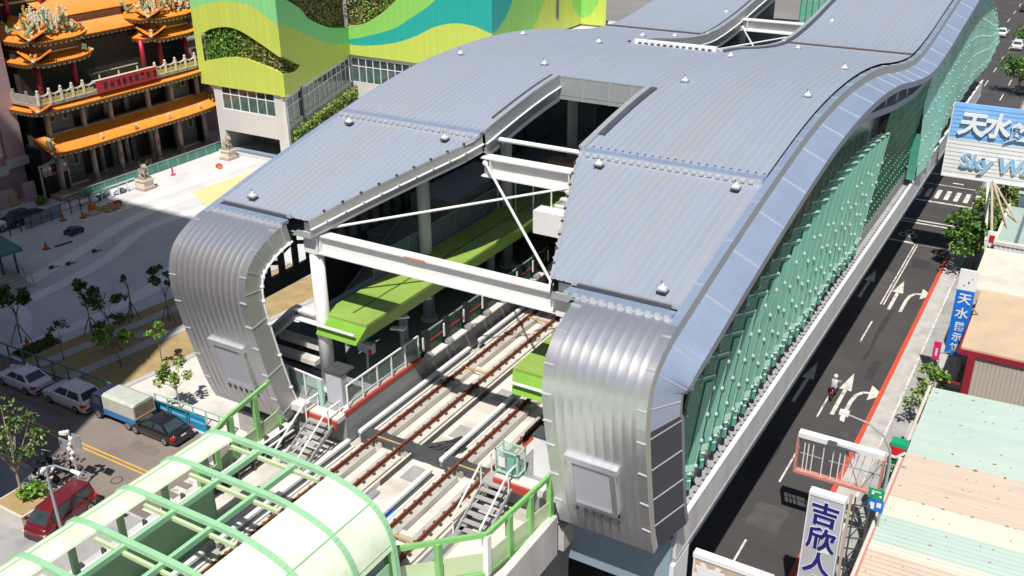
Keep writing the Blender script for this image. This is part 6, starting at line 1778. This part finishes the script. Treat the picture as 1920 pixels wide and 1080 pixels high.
tree('young_tree', 'thin pollarded young tree with few leaves on three crossed props', (sk(-63.9, 45.4), 45.4, .12), 4.2, .35, 4, DK, 53, .07, YG, True, leaf=.15, dens=18, low=.7, squash=1)
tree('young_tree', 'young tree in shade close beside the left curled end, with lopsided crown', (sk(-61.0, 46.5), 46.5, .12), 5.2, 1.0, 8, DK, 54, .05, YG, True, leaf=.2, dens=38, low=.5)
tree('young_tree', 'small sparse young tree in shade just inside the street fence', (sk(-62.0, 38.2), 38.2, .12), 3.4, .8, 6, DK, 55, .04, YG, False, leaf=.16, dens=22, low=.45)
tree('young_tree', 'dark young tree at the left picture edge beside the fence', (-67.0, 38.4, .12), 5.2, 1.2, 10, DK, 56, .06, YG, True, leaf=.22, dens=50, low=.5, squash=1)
tree('young_tree', 'low spreading young tree in bright sun in the middle soil bed', (sk(-57.6, 39.6), 39.6, .12), 3.6, 1.3, 10, ['leaf_bright', 'leaf_bright', 'leaf_mid'], 57, .05, YG, False, leaf=.19, dens=42, low=.55, squash=.5)
tree('young_tree', 'bright leaved young tree standing on the white paving by the left curl', (-48.9, 37.7, .12), 4.1, 1.0, 12, ['leaf_bright', 'leaf_olive', 'leaf_mid'], 58, .06, YG, False, 'bark_pale', leaf=.16, dens=42, low=.42)
tree('young_tree', 'small sunlit young tree at the shade edge, touching the left curled end', (sk(-55.2, 41.2), 41.2, .12), 3.9, .8, 6, ['leaf_bright', 'leaf_mid'], 59, .05, YG, False, leaf=.16, dens=26, low=.6, squash=.5)
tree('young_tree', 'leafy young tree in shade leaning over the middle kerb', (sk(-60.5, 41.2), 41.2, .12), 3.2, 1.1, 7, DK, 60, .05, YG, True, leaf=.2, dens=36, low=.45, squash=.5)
tree('pavement_tree', 'tall sparse tree with bare top twigs at the lower left edge', (-49.0, 25.9, .8), 6.6, 1.7, 18, ['leaf_olive', 'leaf_mid', 'leaf_mid', 'leaf_dark'], 61, .09, None, False, 'bark_pale', leaf=.14, dens=34, low=.3)
T = thing('tree_planter', 'raised pale brick planter under the sparse tree at lower left', 'planter', (-47.8, 25.4, .1))
MB().m('concrete_light').box(-49.6, -46.9, 24.4, 27.0, .1, .82).build('box', T); MB().m('soil').box(-49.45, -47.05, 24.55, 26.85, .82, .86).build('earth', T)
bush('bright green bush inside the pale brick planter', (-47.8, 25.9, .85), .8, ['leaf_bright', 'leaf_bright', 'leaf_mid'], 71, 420)
bush('dark bush behind the planter at the lower left corner', (-50.8, 23.6, .1), 1.3, DK, 72, 500)
bush('dark hedge bush at the far left below the sparse tree', (-52.4, 25.6, .1), 1.3, DK, 73, 500)
bush('large dark bush at the left edge under the pink building', (-93.4, 53.0, .1), 1.6, DK, 74, 600, leaf=.2)
bush('round bright bush between the pink wall and the alley gate', (-92.4, 58.8, .1), .8, ['leaf_bright', 'leaf_mid'], 75, 360)
bush('small bright bush below the pink wall near the dark sedan', (-91.8, 55.4, .1), .55, ['leaf_bright', 'leaf_mid'], 76, 260)
g = MB(); rr = random.Random(77)
for _ in range(1500):
    p = Vector((rr.uniform(-66, -64.4) + (rr.random()) * .2, rr.uniform(36.8, 40), .12)); s = rr.uniform(.06, .16); a = rr.uniform(0, 6.28)
    g.m(rr.choice(['leaf_dark', 'leaf_olive'])).face([p + Vector((s * math.cos(a), s * math.sin(a), 0)), p + Vector((0, 0, s * 1.6)), p - Vector((s * math.cos(a), s * math.sin(a), 0))])
g.build('ground_cover', kind='stuff')
# bicycles and scooters parked by the lower left pavement read as one dark row; a few single ones
for i, (x, y) in enumerate(((-48.9, 29.6), (-49.9, 29.2), (-50.9, 29.5))):
    T = thing('parked_scooter', ('parked scooter nearest the signal mast, at the red kerb', 'parked scooter in the middle of the row at the red kerb', 'parked scooter farthest from the signal mast, at the red kerb')[i], 'scooter', (0, 0, 0), 'scooters parked by the red kerb')
    MB().m(['paint_black', 'sign_white', 'paint_navy'][i], True).tube([(-.75, 0, .62), (-.4, 0, .72), (0, 0, .62)], [.12, .19, .14], 8).tube([(.0, 0, .35), (.38, 0, .38), (.52, 0, .95)], [.14, .12, .1], 8).build('body', T, local=True)
    MB().m('grey_steel').tube([(.5, -.34, 1.05), (.55, 0, 1.0), (.5, .34, 1.05)], .025, 6).build('handlebar', T, local=True)
    for x_ in (-.62, .62): MB().m('tyre').tube([(x_, -.06, .24), (x_, .06, .24)], .24, 12).build('wheel', T, local=True)
    T.location = (x, y - .9, .13); T.rotation_euler = (0, 0, 1.5 + .15 * i)
# the tall block south of the side street, whose shade lies over street and plaza
T = thing('tower_block', 'tall plain apartment block beyond the left picture edge, shading the plaza', 'building', (-75, -8, 0))
mb = MB().m('pink_wall').box(-110, -43.6, -30, 8.5, -.05, 99)
mb.m('window_glass')
for z in range(4, 96, 4):
    for x in range(-107, -46, 5): mb.box(x, x + 2.4, 8.5, 8.56, z, z + 1.8)
mb.build('wall', T)

mb = MB(); rr = random.Random(91)
for _ in range(70):
    a = Vector((rr.uniform(-22.6, -19.6), rr.uniform(88, 98), 15.0 + rr.uniform(0, 1.2))); d = Vector((rr.uniform(-1, 1), rr.uniform(-1, 1), rr.uniform(-.2, .3))) * .9
    mb.m(rr.choice(['timber', 'sheet_cream', 'rust', 'concrete_light'])).bar(a, a + d, .25, .18)
mb.m('timber').box(-22.8, -19.4, 87.6, 98.4, 14.88, 15.1)
tag(mb.build('timber_heap'), 'heap of broken boards inside the farthest roof opening', 'timber heap')
